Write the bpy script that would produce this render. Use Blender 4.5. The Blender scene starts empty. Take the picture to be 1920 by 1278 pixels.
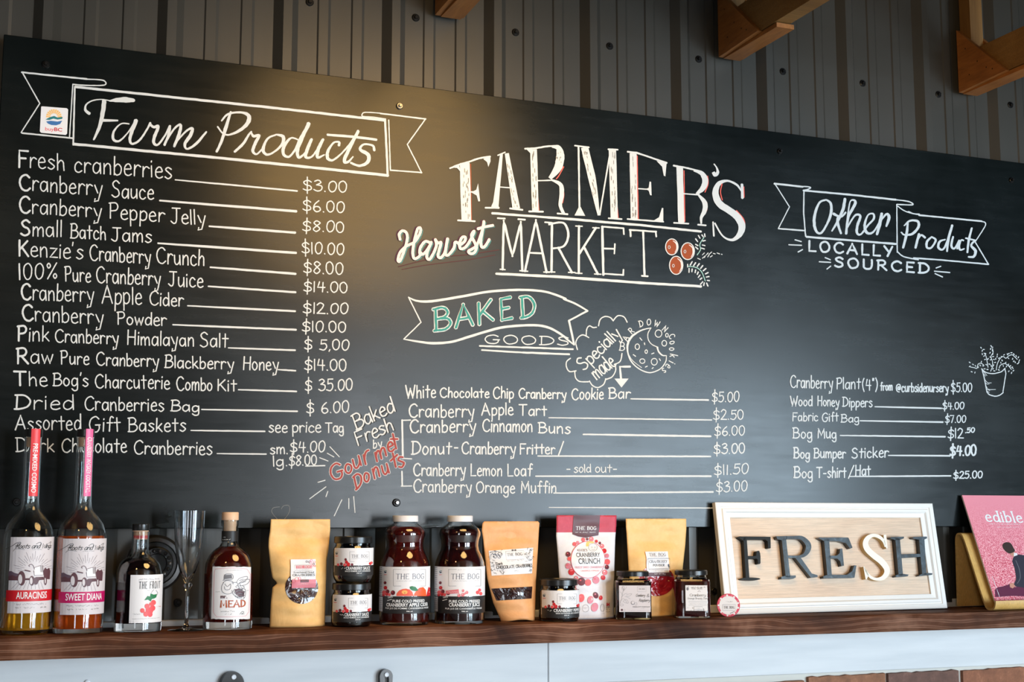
import bpy, math, random
from mathutils import Vector, Matrix
from mathutils.geometry import tessellate_polygon
random.seed(7)
SC = bpy.context.scene
COL = SC.collection
rad, sin, cos, pi = math.radians, math.sin, math.cos, math.pi
rnd = random.random

# ------------------------------------------------------------------ camera
FPX, PITCH, YAW = 2526.4, rad(7.5387), rad(22.2306)
CF = Vector((sin(YAW)*cos(PITCH), cos(YAW)*cos(PITCH), sin(PITCH)))
CR = Vector((cos(YAW), -sin(YAW), 0))
CU = CR.cross(CF)
CC = Vector((0, 0, 1.6))
cam_d = bpy.data.cameras.new('camera'); cam_d.sensor_width = 36; cam_d.lens = FPX/1920*36
cam_d.clip_start = .05; cam_d.clip_end = 100
cam = bpy.data.objects.new('camera', cam_d); COL.objects.link(cam)
cam.matrix_world = Matrix(((CR.x, CU.x, -CF.x, CC.x), (CR.y, CU.y, -CF.y, CC.y), (CR.z, CU.z, -CF.z, CC.z), (0, 0, 0, 1)))
SC.camera = cam

# ------------------------------------------------------------------ light
SC.view_settings.view_transform = 'Standard'; SC.view_settings.look = 'None'
SC.view_settings.exposure = 0.0; SC.view_settings.gamma = 1.0
SC.view_settings.use_curve_mapping = False
wd = bpy.data.worlds.new('room_air'); SC.world = wd; wd.use_nodes = True
wd.node_tree.nodes['Background'].inputs[0].default_value = (.55, .66, .8, 1)
wd.node_tree.nodes['Background'].inputs[1].default_value = .015

def area(name, loc, target, sx, sy, power, colr, spread=180):
    l = bpy.data.lights.new(name, 'AREA'); l.shape = 'RECTANGLE'; l.size = sx; l.size_y = sy
    l.energy = power; l.color = colr; l.spread = rad(spread)
    o = bpy.data.objects.new(name, l); COL.objects.link(o)
    o.location = loc; o.rotation_euler = (Vector(target)-Vector(loc)).to_track_quat('-Z', 'Y').to_euler()
    return o
# daylight through the tall panes of the shop front, behind and to the right of the camera
area('window_and_fill_light', (3.75, -2.7, 1.5), (1.5, 2.6, 1.55), .75, 2.3, 125, (.70, .86, 1.0))
area('window_and_fill_light', (4.85, -2.6, 1.5), (1.6, 2.6, 1.55), .95, 2.3, 175, (.66, .85, 1.0))
area('window_and_fill_light', (2.5, -2.9, 1.5), (1.4, 2.6, 1.5), .6, 2.2, 105, (.86, .93, 1.0))
area('window_and_fill_light', (-1.6, -2.8, 1.6), (.6, 2.6, 1.5), .6, 2.0, 34, (.86, .93, 1.0))  # fill light added on the left, not one of the panes
# warm shaded pendants hanging between the camera and the wall, lighting the board; the last spot is added, aimed up to brighten the truss gusset
for loc, aim, e, r, cone in (((.99, 1.70, 2.54), (.80, 2.57, 1.80), 50, .36, 112), ((-.35, 1.0, 2.5), (1.2, 2.57, 2.0), 7, .08, 100), ((1.15, 1.2, 2.15), (2.2, 2.5, 2.78), 34, .08, 34)):
    lp = bpy.data.lights.new('warm_spot_light', 'SPOT'); lp.energy = e; lp.color = (1.0, .60, .21); lp.shadow_soft_size = r
    lp.spot_size = rad(cone); lp.spot_blend = .55
    lo = bpy.data.objects.new('warm_spot_light', lp); COL.objects.link(lo); lo.location = loc
    lo.rotation_euler = (Vector(aim)-Vector(loc)).to_track_quat('-Z', 'Y').to_euler()

# ------------------------------------------------------------------ camera-calibrated measuring helpers
def ray(px, py): return CF + CR*((px-960)/FPX) - CU*((py-639)/FPX)
def at(px, py, Y):
    d = ray(px, py); return CC + d*(Y/d.y)
def atx(px, py, X):
    d = ray(px, py); return CC + d*(X/d.x)
def depth(P): return (Vector(P)-CC).dot(CF)
YW, YB = 2.6131, 2.568            # pan of the metal wall, face of the chalkboard
YS = 2.43                         # front face of the shelf
def zs(X): return 1.4055 - .0043*(X-.08)

class Plane:
    """flat surface through O with in-plane axes eu, ev and outward normal n"""
    def __init__(s, O, eu, ev):
        s.O, s.eu, s.ev = Vector(O), Vector(eu).normalized(), Vector(ev).normalized(); s.n = s.eu.cross(s.ev)
    def inv(s, px, py):
        d = ray(px, py); t = (s.O-CC).dot(s.n)/d.dot(s.n); P = CC+d*t-s.O
        return P.dot(s.eu), P.dot(s.ev)
    def pt(s, u, v, off=0): return s.O + s.eu*u + s.ev*v + s.n*off
class Cyl:
    def __init__(s, cx, cy, R): s.cx, s.cy, s.R = cx, cy, R
    def inv(s, px, py):
        d = ray(px, py); a = d.x**2+d.y**2; b = -2*(d.x*s.cx+d.y*s.cy); c = s.cx**2+s.cy**2-s.R**2
        q = b*b-4*a*c
        t = (-b-math.sqrt(q))/(2*a) if q > 0 else -b/(2*a)
        P = CC+d*t
        return math.atan2(P.x-s.cx, -(P.y-s.cy))*s.R, P.z
    def pt(s, u, v, off=0):
        a = u/s.R; r = s.R+off
        return Vector((s.cx+r*sin(a), s.cy-r*cos(a), v))

# ------------------------------------------------------------------ materials
MATS = {}
def mat(name, colr=(.5, .5, .5), rough=.5, metal=0, **kw):
    m = bpy.data.materials.new(name); m.use_nodes = True
    b = m.node_tree.nodes['Principled BSDF']
    b.inputs['Base Color'].default_value = (*colr, 1); b.inputs['Roughness'].default_value = rough
    b.inputs['Metallic'].default_value = metal
    for k, v in kw.items(): b.inputs[k.replace('_', ' ')].default_value = v
    MATS[name] = m; return m
def srgb(r, g, b): return tuple(((c/255+.055)/1.055)**2.4 if c > 10 else c/255/12.92 for c in (r, g, b))
class NT:
    def __init__(s, m): s.t = m.node_tree; s.b = s.t.nodes['Principled BSDF']
    def n(s, kind, **kw):
        x = s.t.nodes.new('ShaderNode'+kind)
        for k, v in kw.items():
            if k.startswith('i_'):
                key = k[2:].replace('_', ' ')
                x.inputs[int(key) if key.isdigit() else key].default_value = v
            else: setattr(x, k, v)
        return x
    def l(s, a, b): s.t.links.new(a, b)
    def coord(s, scale, kind='Object'):
        tc = s.n('TexCoord'); mp = s.n('Mapping'); mp.inputs['Scale'].default_value = scale
        s.l(tc.outputs[kind], mp.inputs[0]); return mp.outputs[0]
    def noise(s, vec, scale, detail=4, rough=.5, dist=0):
        x = s.n('TexNoise'); x.inputs['Scale'].default_value = scale; x.inputs['Detail'].default_value = detail
        x.inputs['Roughness'].default_value = rough; x.inputs['Distortion'].default_value = dist
        s.l(vec, x.inputs['Vector']); return x.outputs['Fac']
    def ramp(s, fac, stops):
        x = s.n('ValToRGB'); e = x.color_ramp.elements
        while len(e) < len(stops): e.new(.5)
        for k, (p, c) in enumerate(stops): e[k].position = p; e[k].color = (*c, 1) if len(c) == 3 else c
        s.l(fac, x.inputs[0]); return x.outputs[0]
    def bump(s, h, strength, dist=.001):
        x = s.n('Bump'); x.inputs['Strength'].default_value = strength; x.inputs['Distance'].default_value = dist
        s.l(h, x.inputs['Height']); s.l(x.outputs[0], s.b.inputs['Normal'])
def grey(v): return (v, v, v)

# chalkboard: satin black paint, rubbed and smeared by years of wiping
m = mat('board_paint', (.018, .02, .02), .4, 0, Specular_IOR_Level=.36); t = NT(m)
v = t.coord((1, 1, 1)); n1 = t.noise(v, 2.2, 5, .55, .6); n2 = t.noise(t.coord((1.5, 1, 14)), 6, 4, .6)
t.l(t.ramp(n1, [(.3, (.002, .0035, .0035)), (.55, (.0035, .0060, .0062)), (.75, (.007, .0100, .0100))]), t.b.inputs['Base Color'])
mx = t.n('Math', operation='ADD'); mm = t.n('Math', operation='MULTIPLY'); mm.inputs[1].default_value = .10
t.l(n2, mm.inputs[0]); t.l(mm.outputs[0], mx.inputs[0]); mr = t.n('MapRange'); t.l(n1, mr.inputs[0])
mr.inputs[1].default_value = .3; mr.inputs[2].default_value = .75; mr.inputs[3].default_value = .17; mr.inputs[4].default_value = .28
t.l(mr.outputs[0], mx.inputs[1]); t.l(mx.outputs[0], t.b.inputs['Roughness'])
t.bump(t.noise(v, 260, 3, .6), .03, .0003)
mat('board_edge', (.006, .006, .006), .6)
# charcoal painted ribbed steel
m = mat('ribbed_steel', (.05, .05, .047), .40, .15); t = NT(m)
v = t.coord((1, 1, .25)); t.l(t.ramp(t.noise(v, 3, 4), [(.3, (.041, .039, .033)), (.7, (.054, .050, .043))]), t.b.inputs['Base Color'])
t.bump(t.noise(t.coord((6, 6, .5)), 5, 3), .25, .002)
mat('screw_black', (.012, .012, .012), .35, .6)
mat('screw_steel', (.25, .24, .23), .3, .9)
# timber
def wood(name, c0, c1, c2, vec, scale, rough, line=.78, wear=.5, along='Z'):
    """long-grained timber: soft patches, fine pores and narrow pale growth lines"""
    m = mat(name, c1, rough); t = NT(m)
    w = t.n('TexWave', wave_type='BANDS', bands_direction=along, wave_profile='SIN'); w.inputs['Scale'].default_value = scale
    w.inputs['Distortion'].default_value = 11; w.inputs['Detail'].default_value = 2; w.inputs['Detail Scale'].default_value = .6; w.inputs['Detail Roughness'].default_value = .5
    t.l(t.coord(vec), w.inputs[0])
    lo_ = min(vec); patch = t.noise(t.coord(tuple(q*(.9 if q == lo_ else .25) for q in vec)), 1.0, 4, .6, .4); fine = t.noise(t.coord(tuple(q*(3 if q == lo_ else 12) for q in vec)), 2, 4, .7)
    base = t.ramp(patch, [(.32, c0), (.52, c1), (.72, tuple((p+q)/2 for p, q in zip(c1, c2)))])
    lines = t.ramp(w.outputs['Fac'], [(line, grey(0)), (line+.12, grey(1)), (.985, grey(.2))])
    mul = t.n('Math', operation='MULTIPLY'); t.l(lines, mul.inputs[0]); t.l(t.ramp(patch, [(.35, grey(.1)), (.65, grey(1))]), mul.inputs[1])
    mu2 = t.n('Math', operation='MULTIPLY'); t.l(mul.outputs[0], mu2.inputs[0]); mu2.inputs[1].default_value = wear
    mx_ = t.n('Mix', data_type='RGBA'); t.l(mu2.outputs[0], mx_.inputs[0]); t.l(base, mx_.inputs[6]); mx_.inputs[7].default_value = (*c2, 1)
    my = t.n('Mix', data_type='RGBA', blend_type='MULTIPLY'); my.inputs[0].default_value = .55; t.l(mx_.outputs[2], my.inputs[6]); t.l(t.ramp(fine, [(.3, grey(.45)), (.6, grey(1))]), my.inputs[7])
    t.l(my.outputs[2], t.b.inputs['Base Color']); t.bump(fine, .4, .0008)
    return m
wood('shelf_wood', (.028, .009, .004), (.088, .029, .011), (.33, .17, .11), (5.5, 22, 24), 1.0, .6, .66, .9)
MATS['shelf_wood'].node_tree.nodes['Principled BSDF'].inputs['Specular IOR Level'].default_value = .12
wood('truss_wood', (.14, .065, .014), (.22, .11, .028), (.34, .19, .06), (1.5, 14, 14), 1.0, .55)
wood('post_wood', (.14, .065, .014), (.22, .11, .028), (.34, .19, .06), (14, 14, 1.5), 1.0, .55, along='X')
wood('plywood', (.22, .075, .014), (.33, .12, .024), (.42, .18, .05), (8, 3, 5), 1.0, .5)
wood('bamboo', (.62, .36, .10), (.72, .44, .14), (.84, .58, .24), (30, 3, 4), 1.0, .4)
wood('backing_wood', (.70, .51, .37), (.76, .58, .43), (.84, .70, .56), (3, 20, 40), 1.0, .55, .7, .35)
m = mat('white_trim', srgb(204, 206, 208), .5); t = NT(m)
t.l(t.ramp(t.noise(t.coord((1.2, 4, 14)), 3, 4), [(.35, srgb(196, 199, 202)), (.65, srgb(208, 210, 212))]), t.b.inputs['Base Color'])
mat('frame_white', srgb(232, 230, 226), .5); mat('frame_worn', srgb(196, 178, 150), .6)
mat('mortar', srgb(206, 204, 196), .85)
for k, c in enumerate([(.20, .085, .05), (.15, .075, .055), (.26, .10, .05), (.28, .12, .06)]):
    m = mat('brick_%d' % k, c, .8); t = NT(m); v = t.coord((1, 1, 1))
    t.l(t.ramp(t.noise(v, 38, 5, .7), [(.25, tuple(x*.6 for x in c)), (.55, c), (.78, tuple(min(1, x*1.8+.02) for x in c))]), t.b.inputs['Base Color'])
    t.bump(t.noise(v, 90, 4, .7), .8, .002)
# chalk pens and printed inks
for nme, c in dict(chalk=(.64, .655, .65), chalk_red=srgb(226, 96, 84), chalk_teal=srgb(50, 140, 132), chalk_pink=srgb(245, 214, 208),
                   chalk_orange=srgb(150, 66, 20), chalk_purple=srgb(70, 34, 58), chalk_maroon=srgb(74, 34, 34), chalk_black=(.008, .008, .008),
                   chalk_brick=srgb(160, 62, 56), chalk_sage=srgb(150, 190, 180), chalk_dim=srgb(120, 122, 122),
                   paper=srgb(232, 230, 232), paper_grey=srgb(212, 206, 210), paper_side=srgb(205, 203, 205),
                   ink=(.03, .03, .03), ink_grey=srgb(120, 120, 126), ink_black=(.014, .013, .013), ink_white=(.85, .85, .85),
                   ink_red=srgb(200, 22, 34), ink_magenta=srgb(190, 14, 96), ink_pink=srgb(240, 120, 160), ink_coral=srgb(235, 80, 86),
                   ink_dpink=srgb(214, 124, 138), berry=srgb(200, 30, 36), berry_dark=srgb(100, 18, 34), berry_lt=srgb(232, 90, 92),
                   berry_pink=srgb(222, 120, 128), orange=srgb(238, 92, 40), apple=srgb(232, 96, 74), apple_hi=srgb(250, 180, 100), leaf=srgb(38, 120, 72),
                   ink_plum=srgb(92, 58, 66), ink_navy=srgb(36, 52, 84), sun=srgb(248, 190, 96), sea=srgb(52, 110, 170), hill=srgb(20, 120, 124),
                   copper=srgb(176, 84, 44), skin=srgb(200, 140, 120), cloth_dark=srgb(44, 42, 56), hair_dark=srgb(56, 38, 34), shade_plum=srgb(96, 30, 62),
                   hill_plum=srgb(96, 78, 92), ink_yellow=srgb(240, 196, 110), ring_pink=srgb(212, 74, 100), gold=srgb(220, 190, 120)).items():
    mat(nme, c, .75 if nme.startswith('chalk') else .5)
mat('cap_black', (.012, .012, .012), .28); mat('cap_white', srgb(226, 226, 230), .35)
mat('cork', srgb(196, 160, 132), .7); mat('wood_stopper', srgb(226, 186, 152), .5); mat('seal_red', srgb(200, 70, 70), .4)
mat('tag_red', srgb(226, 60, 66), .4); mat('tag_pink', srgb(232, 104, 158), .4); mat('tag_back', srgb(205, 200, 200), .5)
mat('glass', (.95, .98, .98), .02, 0, Transmission_Weight=1.0, IOR=1.45)
mat('plastic_clear', (.93, .95, .97), .06, 0, Transmission_Weight=1.0, IOR=1.49)
def liquid(name, c, tw=.6, rough=.04, coat=.6):
    m = mat(name, c, rough, 0, Transmission_Weight=tw, IOR=1.34, Coat_Weight=coat, Coat_Roughness=.04); return m
liquid('liquid_amber', srgb(255, 182, 40), .62); liquid('liquid_orange', srgb(240, 100, 24), .55)
liquid('liquid_dark', srgb(28, 12, 12), .2); liquid('liquid_mead', srgb(120, 30, 16), .65)
liquid('juice_red', srgb(92, 22, 16), .25); liquid('juice_dark', srgb(52, 14, 16), .2)
liquid('jam_dark', srgb(30, 10, 14), .1); liquid('jam_red', srgb(70, 14, 18), .2); liquid('jar_black', srgb(18, 10, 12), .05)
def kraft(name, c, c2):
    m = mat(name, c, .55); t = NT(m); v = t.coord((1, 1, 1))
    t.l(t.ramp(t.noise(v, 60, 5, .7), [(.3, c2), (.7, c)]), t.b.inputs['Base Color']); t.bump(t.noise(v, 14, 4, .6, .8), .5, .004)
kraft('kraft_tan', srgb(238, 194, 128), srgb(228, 180, 112)); kraft('kraft_brown', srgb(228, 168, 110), srgb(218, 154, 96))
kraft('pouch_white', srgb(226, 222, 224), srgb(216, 211, 214)); kraft('pouch_red', srgb(196, 64, 84), srgb(180, 48, 70))
m = mat('foil_window', (.03, .015, .015), .12, 0, Coat_Weight=1.0); t = NT(m); v = t.coord((1, 1, 1)); nn = t.noise(v, 24, 3, .5, 1.5)
t.l(t.ramp(nn, [(.4, (.02, .008, .008)), (.6, (.05, .02, .02)), (.72, (.3, .3, .33))]), t.b.inputs['Base Color']); t.bump(nn, 1.0, .012)
m = mat('powder_window', srgb(170, 30, 44), .15, 0, Coat_Weight=1.0); t = NT(m); v = t.coord((1, 1, 1)); nn = t.noise(v, 26, 3, .5, 1.2)
t.l(t.ramp(nn, [(.4, srgb(150, 24, 40)), (.62, srgb(182, 44, 58)), (.75, srgb(226, 180, 180))]), t.b.inputs['Base Color']); t.bump(nn, .8, .01)
m = mat('letter_dark', srgb(52, 64, 72), .38); t = NT(m); v = t.coord((1, 1, 1))
t.l(t.ramp(t.noise(v, 50, 4, .6, 1), [(.35, srgb(30, 36, 40)), (.6, srgb(58, 72, 82)), (.8, srgb(96, 112, 122))]), t.b.inputs['Base Color'])
mat('letter_cream', srgb(236, 230, 214), .4); mat('letter_side', srgb(200, 168, 112), .5); mat('letter_black', srgb(20, 19, 14), .5, 0, Specular_IOR_Level=.25)
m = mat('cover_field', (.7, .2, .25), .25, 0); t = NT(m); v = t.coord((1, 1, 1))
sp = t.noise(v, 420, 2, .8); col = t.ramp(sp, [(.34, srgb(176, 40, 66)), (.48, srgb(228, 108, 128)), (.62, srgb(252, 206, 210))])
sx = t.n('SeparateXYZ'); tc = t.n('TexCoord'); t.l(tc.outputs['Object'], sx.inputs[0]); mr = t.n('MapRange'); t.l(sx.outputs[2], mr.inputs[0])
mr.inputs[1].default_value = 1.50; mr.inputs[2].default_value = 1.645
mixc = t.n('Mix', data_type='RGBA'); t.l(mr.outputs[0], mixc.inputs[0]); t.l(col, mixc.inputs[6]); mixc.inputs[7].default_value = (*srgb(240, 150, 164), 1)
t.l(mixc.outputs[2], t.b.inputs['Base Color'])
mat('page_edge', srgb(224, 214, 210), .6)

# ------------------------------------------------------------------ object helpers
def link(name, me, parent=None):
    o = bpy.data.objects.new(name, me); COL.objects.link(o)
    if parent is not None: o.parent = parent
    return o
def mesh(name, V, F, mats, parent=None, idx=None, smooth=False):
    me = bpy.data.meshes.new(name); me.from_pydata([tuple(v) for v in V], [], F)
    for mm_ in (mats if isinstance(mats, (list, tuple)) else [mats]): me.materials.append(MATS[mm_])
    if idx: me.polygons.foreach_set('material_index', idx)
    if smooth: me.polygons.foreach_set('use_smooth', [True]*len(me.polygons))
    me.update(); return link(name, me, parent)
def tag(o, label=None, cat=None, group=None, kind=None):
    for k, v_ in (('label', label), ('category', cat), ('group', group), ('kind', kind)):
        if v_: o[k] = v_
    return o
def empty(name, loc, label, cat, group=None):
    o = bpy.data.objects.new(name, None); COL.objects.link(o); o.empty_display_size = .02
    return tag(o, label, cat, group)
class MB:
    """collects geometry for one mesh"""
    def __init__(s): s.V, s.F, s.I = [], [], []
    def add(s, V, F, i=0):
        o = len(s.V); s.V += [Vector(v) for v in V]; s.F += [tuple(o+k for k in f) for f in F]; s.I += [i]*len(F)
    def box(s, a, b, i=0, bev=0):
        (x0, y0, z0), (x1, y1, z1) = a, b
        if not bev:
            V = [(x, y, z) for z in (z0, z1) for y in (y0, y1) for x in (x0, x1)]
            s.add(V, [(0, 2, 3, 1), (4, 5, 7, 6), (0, 1, 5, 4), (2, 6, 7, 3), (0, 4, 6, 2), (1, 3, 7, 5)], i); return
        e = bev; V = []
        def P(x, y, z): V.append((x, y, z)); return len(V)-1
        idx = {}
        for xi, (x, dx) in enumerate(((x0, e), (x1, -e))):
            for yi, (y, dy) in enumerate(((y0, e), (y1, -e))):
                for zi, (z, dz) in enumerate(((z0, e), (z1, -e))):
                    idx[xi, yi, zi] = (P(x, y+dy, z+dz), P(x+dx, y, z+dz), P(x+dx, y+dy, z))
        F = []
        for a_ in (0, 1):
            F.append([idx[a_, 0, 0][0], idx[a_, 1, 0][0], idx[a_, 1, 1][0], idx[a_, 0, 1][0]])
            F.append([idx[0, a_, 0][1], idx[1, a_, 0][1], idx[1, a_, 1][1], idx[0, a_, 1][1]])
            F.append([idx[0, 0, a_][2], idx[1, 0, a_][2], idx[1, 1, a_][2], idx[0, 1, a_][2]])
            for b_ in (0, 1):
                F.append([idx[a_, b_, 0][0], idx[a_, b_, 1][0], idx[a_, b_, 1][1], idx[a_, b_, 0][1]])
                F.append([idx[a_, 0, b_][0], idx[a_, 1, b_][0], idx[a_, 1, b_][2], idx[a_, 0, b_][2]])
                F.append([idx[0, a_, b_][1], idx[1, a_, b_][1], idx[1, a_, b_][2], idx[0, a_, b_][2]])
                for c_ in (0, 1): F.append(list(idx[a_, b_, c_]))
        s.add(V, F, i)
    def lathe(s, prof, cx, cy, seg=40, i=0, sq=None, rot=0):
        V, F = [], []
        for r, z in prof:
            for k in range(seg):
                a = 2*pi*k/seg; q = 1
                if sq: q = 1/((abs(cos(a))**sq+abs(sin(a))**sq)**(1/sq))
                V.append((cx+r*q*cos(a+rot), cy+r*q*sin(a+rot), z))
        n = len(prof)
        for j in range(n-1):
            for k in range(seg):
                k2 = (k+1) % seg; F.append((j*seg+k, j*seg+k2, (j+1)*seg+k2, (j+1)*seg+k))
        if prof[0][0] > 1e-5: F.append(tuple(range(seg))[::-1])
        if prof[-1][0] > 1e-5: F.append(tuple((n-1)*seg+k for k in range(seg)))
        s.add(V, F, i)
    def disc_y(s, c, rings, seg=20, i=0, sgn=-1):
        """lathe about the Y axis: rings of (radius, offset towards the camera)"""
        V, F = [], []
        for r, d in rings:
            for k in range(seg):
                a = 2*pi*k/seg; V.append((c[0]+r*cos(a), c[1]+sgn*d, c[2]+r*sin(a)))
        for j in range(len(rings)-1):
            for k in range(seg):
                k2 = (k+1) % seg; F.append((j*seg+k, j*seg+k2, (j+1)*seg+k2, (j+1)*seg+k))
        F.append(tuple((len(rings)-1)*seg+k for k in range(seg))); s.add(V, F, i)
    def build(s, name, mats, parent=None, smooth=False, autos=None):
        o = mesh(name, s.V, s.F, mats, parent, s.I, smooth)
        if autos is not None:
            bpy.context.view_layer.objects.active = o
            me = o.data; me.polygons.foreach_set('use_smooth', [True]*len(me.polygons))
            import bmesh
            bm = bmesh.new(); bm.from_mesh(me); bmesh.ops.recalc_face_normals(bm, faces=bm.faces)
            for e in bm.edges:
                if len(e.link_faces) == 2 and e.calc_face_angle(0) > rad(autos): e.smooth = False
            bm.to_mesh(me); bm.free()
        return o

# ------------------------------------------------------------------ stroke lettering
G = {}
def gl(ch, adv, s):
    st = []
    for part in s.split(';'):
        p = part.split(); c = [float(x) for x in p[1:]]
        st.append((p[0], list(zip(c[0::2], c[1::2]))))
    G[ch] = (adv, st)
for ln in '''A|62|L 0 0 30 100 60 0;L 12 36 50 36
B|54|L 6 0 8 100;S 0 98 32 101 46 80 36 58 10 53;S 10 53 44 50 54 26 36 2 0 0
C|58|S 56 84 38 100 14 86 3 50 14 10 38 -1 58 16
D|60|L 8 0 8 100;S 0 99 36 96 58 60 50 20 24 2 0 0
E|46|L 44 99 6 99 6 0 46 0;L 6 52 36 52
F|46|L 50 98 6 98 4 0;L 5 54 38 54
G|64|S 56 84 38 100 12 84 3 45 16 6 42 0 56 20 56 44;L 36 45 62 45
H|56|L 6 100 4 0;L 52 100 50 0;L 5 52 51 52
I|8|L 4 0 4 100
J|48|L 6 98 50 98;S 30 98 30 20 18 0 0 14
K|50|L 5 100 4 0;L 46 98 6 42;L 18 54 50 0
L|44|L 5 100 4 0 44 0
M|68|L 4 0 8 98 34 28 60 98 64 0
N|54|L 4 0 4 98 48 2 50 98
O|60|O 30 100 8 82 2 45 14 5 32 0 52 18 58 55 48 88
P|48|L 6 0 7 100;S 0 97 34 101 46 78 36 54 8 48
R|54|L 6 0 7 100;S 0 97 34 101 46 78 36 54 8 48;L 22 50 54 0
S|48|S 44 86 26 101 6 84 14 60 38 44 42 16 20 0 0 12
T|56|L 0 98 56 98;L 28 98 26 0
U|54|S 4 99 4 50 6 14 24 0 44 12 50 50 50 99
V|52|L 0 98 26 0 50 98
W|74|L 0 98 18 0 36 74 54 0 74 98
X|50|L 0 98 50 0;L 50 98 0 0
Y|50|L 0 98 26 48;L 50 98 20 0
Z|50|L 2 98 46 98 4 0 50 0
a|42|S 36 52 20 61 5 44 4 14 18 0 34 18 38 44;L 38 60 40 0
b|40|L 5 100 4 0;S 4 42 22 60 38 42 34 10 16 -1 4 10
c|38|S 36 48 20 61 5 42 6 10 22 -1 38 10
d|42|S 36 50 20 61 5 42 5 12 18 0 34 14 38 40;L 38 100 40 0
e|38|S 5 32 22 34 36 38 30 58 18 61 5 42 6 10 22 -1 38 8
f|34|S 38 92 28 101 20 86 19 40 18 0;L 4 58 36 58
g|42|S 36 52 20 61 5 44 5 14 18 2 34 18 38 44;S 38 60 39 10 36 -26 18 -34 4 -20
h|40|L 5 100 4 0;S 4 36 20 60 33 50 35 24 36 0
i|9|L 5 60 4 0;L 5 80 6 86
j|20|L 16 60 16 -20 2 -30
k|38|L 5 100 4 0;L 34 60 6 22;L 14 32 38 0
l|9|L 4 100 5 0
m|60|L 4 60 4 0;S 4 36 16 60 27 50 29 0;S 29 36 42 60 54 50 56 0
n|40|L 4 60 4 0;S 4 36 20 61 34 50 36 0
o|40|O 20 61 6 46 4 18 18 0 34 14 37 42
p|40|L 5 60 4 -38;S 4 44 22 61 38 44 34 10 16 -1 4 10
q|42|S 36 50 20 61 5 42 5 12 18 0 34 14;L 38 60 38 -36
r|32|L 4 60 4 0;S 4 34 12 54 22 60 34 52
s|36|S 34 52 18 61 6 48 20 33 34 16 18 -1 2 8
t|34|L 18 92 18 0;L 2 60 36 60
u|42|S 4 60 5 16 16 0 32 14 37 34;L 37 60 39 0
v|36|L 0 60 17 0 34 60
w|52|L 0 60 13 0 26 52 39 0 52 60
x|38|L 2 60 36 0;L 36 60 2 0
y|42|L 2 60 20 14;L 42 60 24 -32 4 -38 7 -22
z|38|L 2 58 36 58 2 2 40 2
0|44|O 22 100 6 80 4 30 18 0 36 16 42 64 34 92
1|12|L 6 98 5 0
2|42|S 4 80 20 100 38 82 28 46 2 2;L 2 2 44 0
3|42|S 4 88 22 100 36 80 14 56;S 14 56 40 46 38 12 18 -1 0 12
4|44|L 14 98 4 44 44 44;L 34 92 31 0
5|42|L 40 98 10 98 8 58;S 8 58 32 62 40 30 24 0 0 8
6|42|S 34 98 12 66 4 24 20 -1 40 16 34 42 14 44 5 26
7|42|L 2 96 42 96 16 0
8|42|O 38 84 20 100 6 80 20 56 38 26 20 -1 4 20 22 54 36 74
9|42|S 38 74 20 98 5 76 12 52 32 54 38 76;L 38 76 34 0
$|46|S 44 78 26 92 6 76 14 54 38 42 42 16 20 4 2 14;L 24 122 22 -24
%|56|L 50 100 8 0;O 12 98 4 84 12 68 20 82;O 44 32 36 18 44 2 52 16
(|18|S 16 108 4 70 4 30 14 -14
)|18|S 2 108 14 70 14 30 2 -14
'|8|L 5 104 2 82
"|16|L 3 104 2 84;L 12 104 10 84
.|12|L 5 3 7 0
,|12|L 7 4 3 -12
-|34|L 4 40 30 40
_|40|L 0 0 40 0
/|34|L 32 102 2 -6
@|70|O 36 54 26 44 28 24 40 22 46 40;S 48 56 48 24 60 26 66 50 54 78 28 80 6 60 4 26 20 2 46 -4
&|50|S 44 0 14 60 18 92 34 84 26 56 6 30 12 4 30 0 46 34
^|20|L 2 80 10 100 18 80
:|10|L 5 60 5 58;L 5 12 5 10'''.split('\n'):
    ch, adv, s_ = ln.split('|', 2) if not ln.startswith('|') else ('|', 10, 'L 5 0 5 100')
    gl(ch, float(adv), s_)

def smooth_pts(P, closed=False, n=6):
    if len(P) < 3: return list(P)
    out = []; N = len(P); rng = range(N if closed else N-1)
    for i in rng:
        p0 = P[(i-1) % N] if (closed or i > 0) else P[i]
        p1 = P[i]; p2 = P[(i+1) % N]
        p3 = P[(i+2) % N] if (closed or i+2 < N) else p2
        for k in range(n):
            t = k/n; t2 = t*t; t3 = t2*t
            out.append(tuple(.5*((2*b)+(-a+c)*t+(2*a-5*b+4*c-d)*t2+(-a+3*b-3*c+d)*t3) for a, b, c, d in zip(p0, p1, p2, p3)))
    out.append(tuple(P[0]) if closed else tuple(P[-1])); return out
def dense(P, step):
    out = [P[0]]
    for a, b in zip(P, P[1:]):
        L = math.dist(a[:2], b[:2]); k = max(1, int(L/step))
        for j in range(1, k+1): out.append(tuple(x+(y-x)*j/k for x, y in zip(a, b)))
    return out

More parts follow.
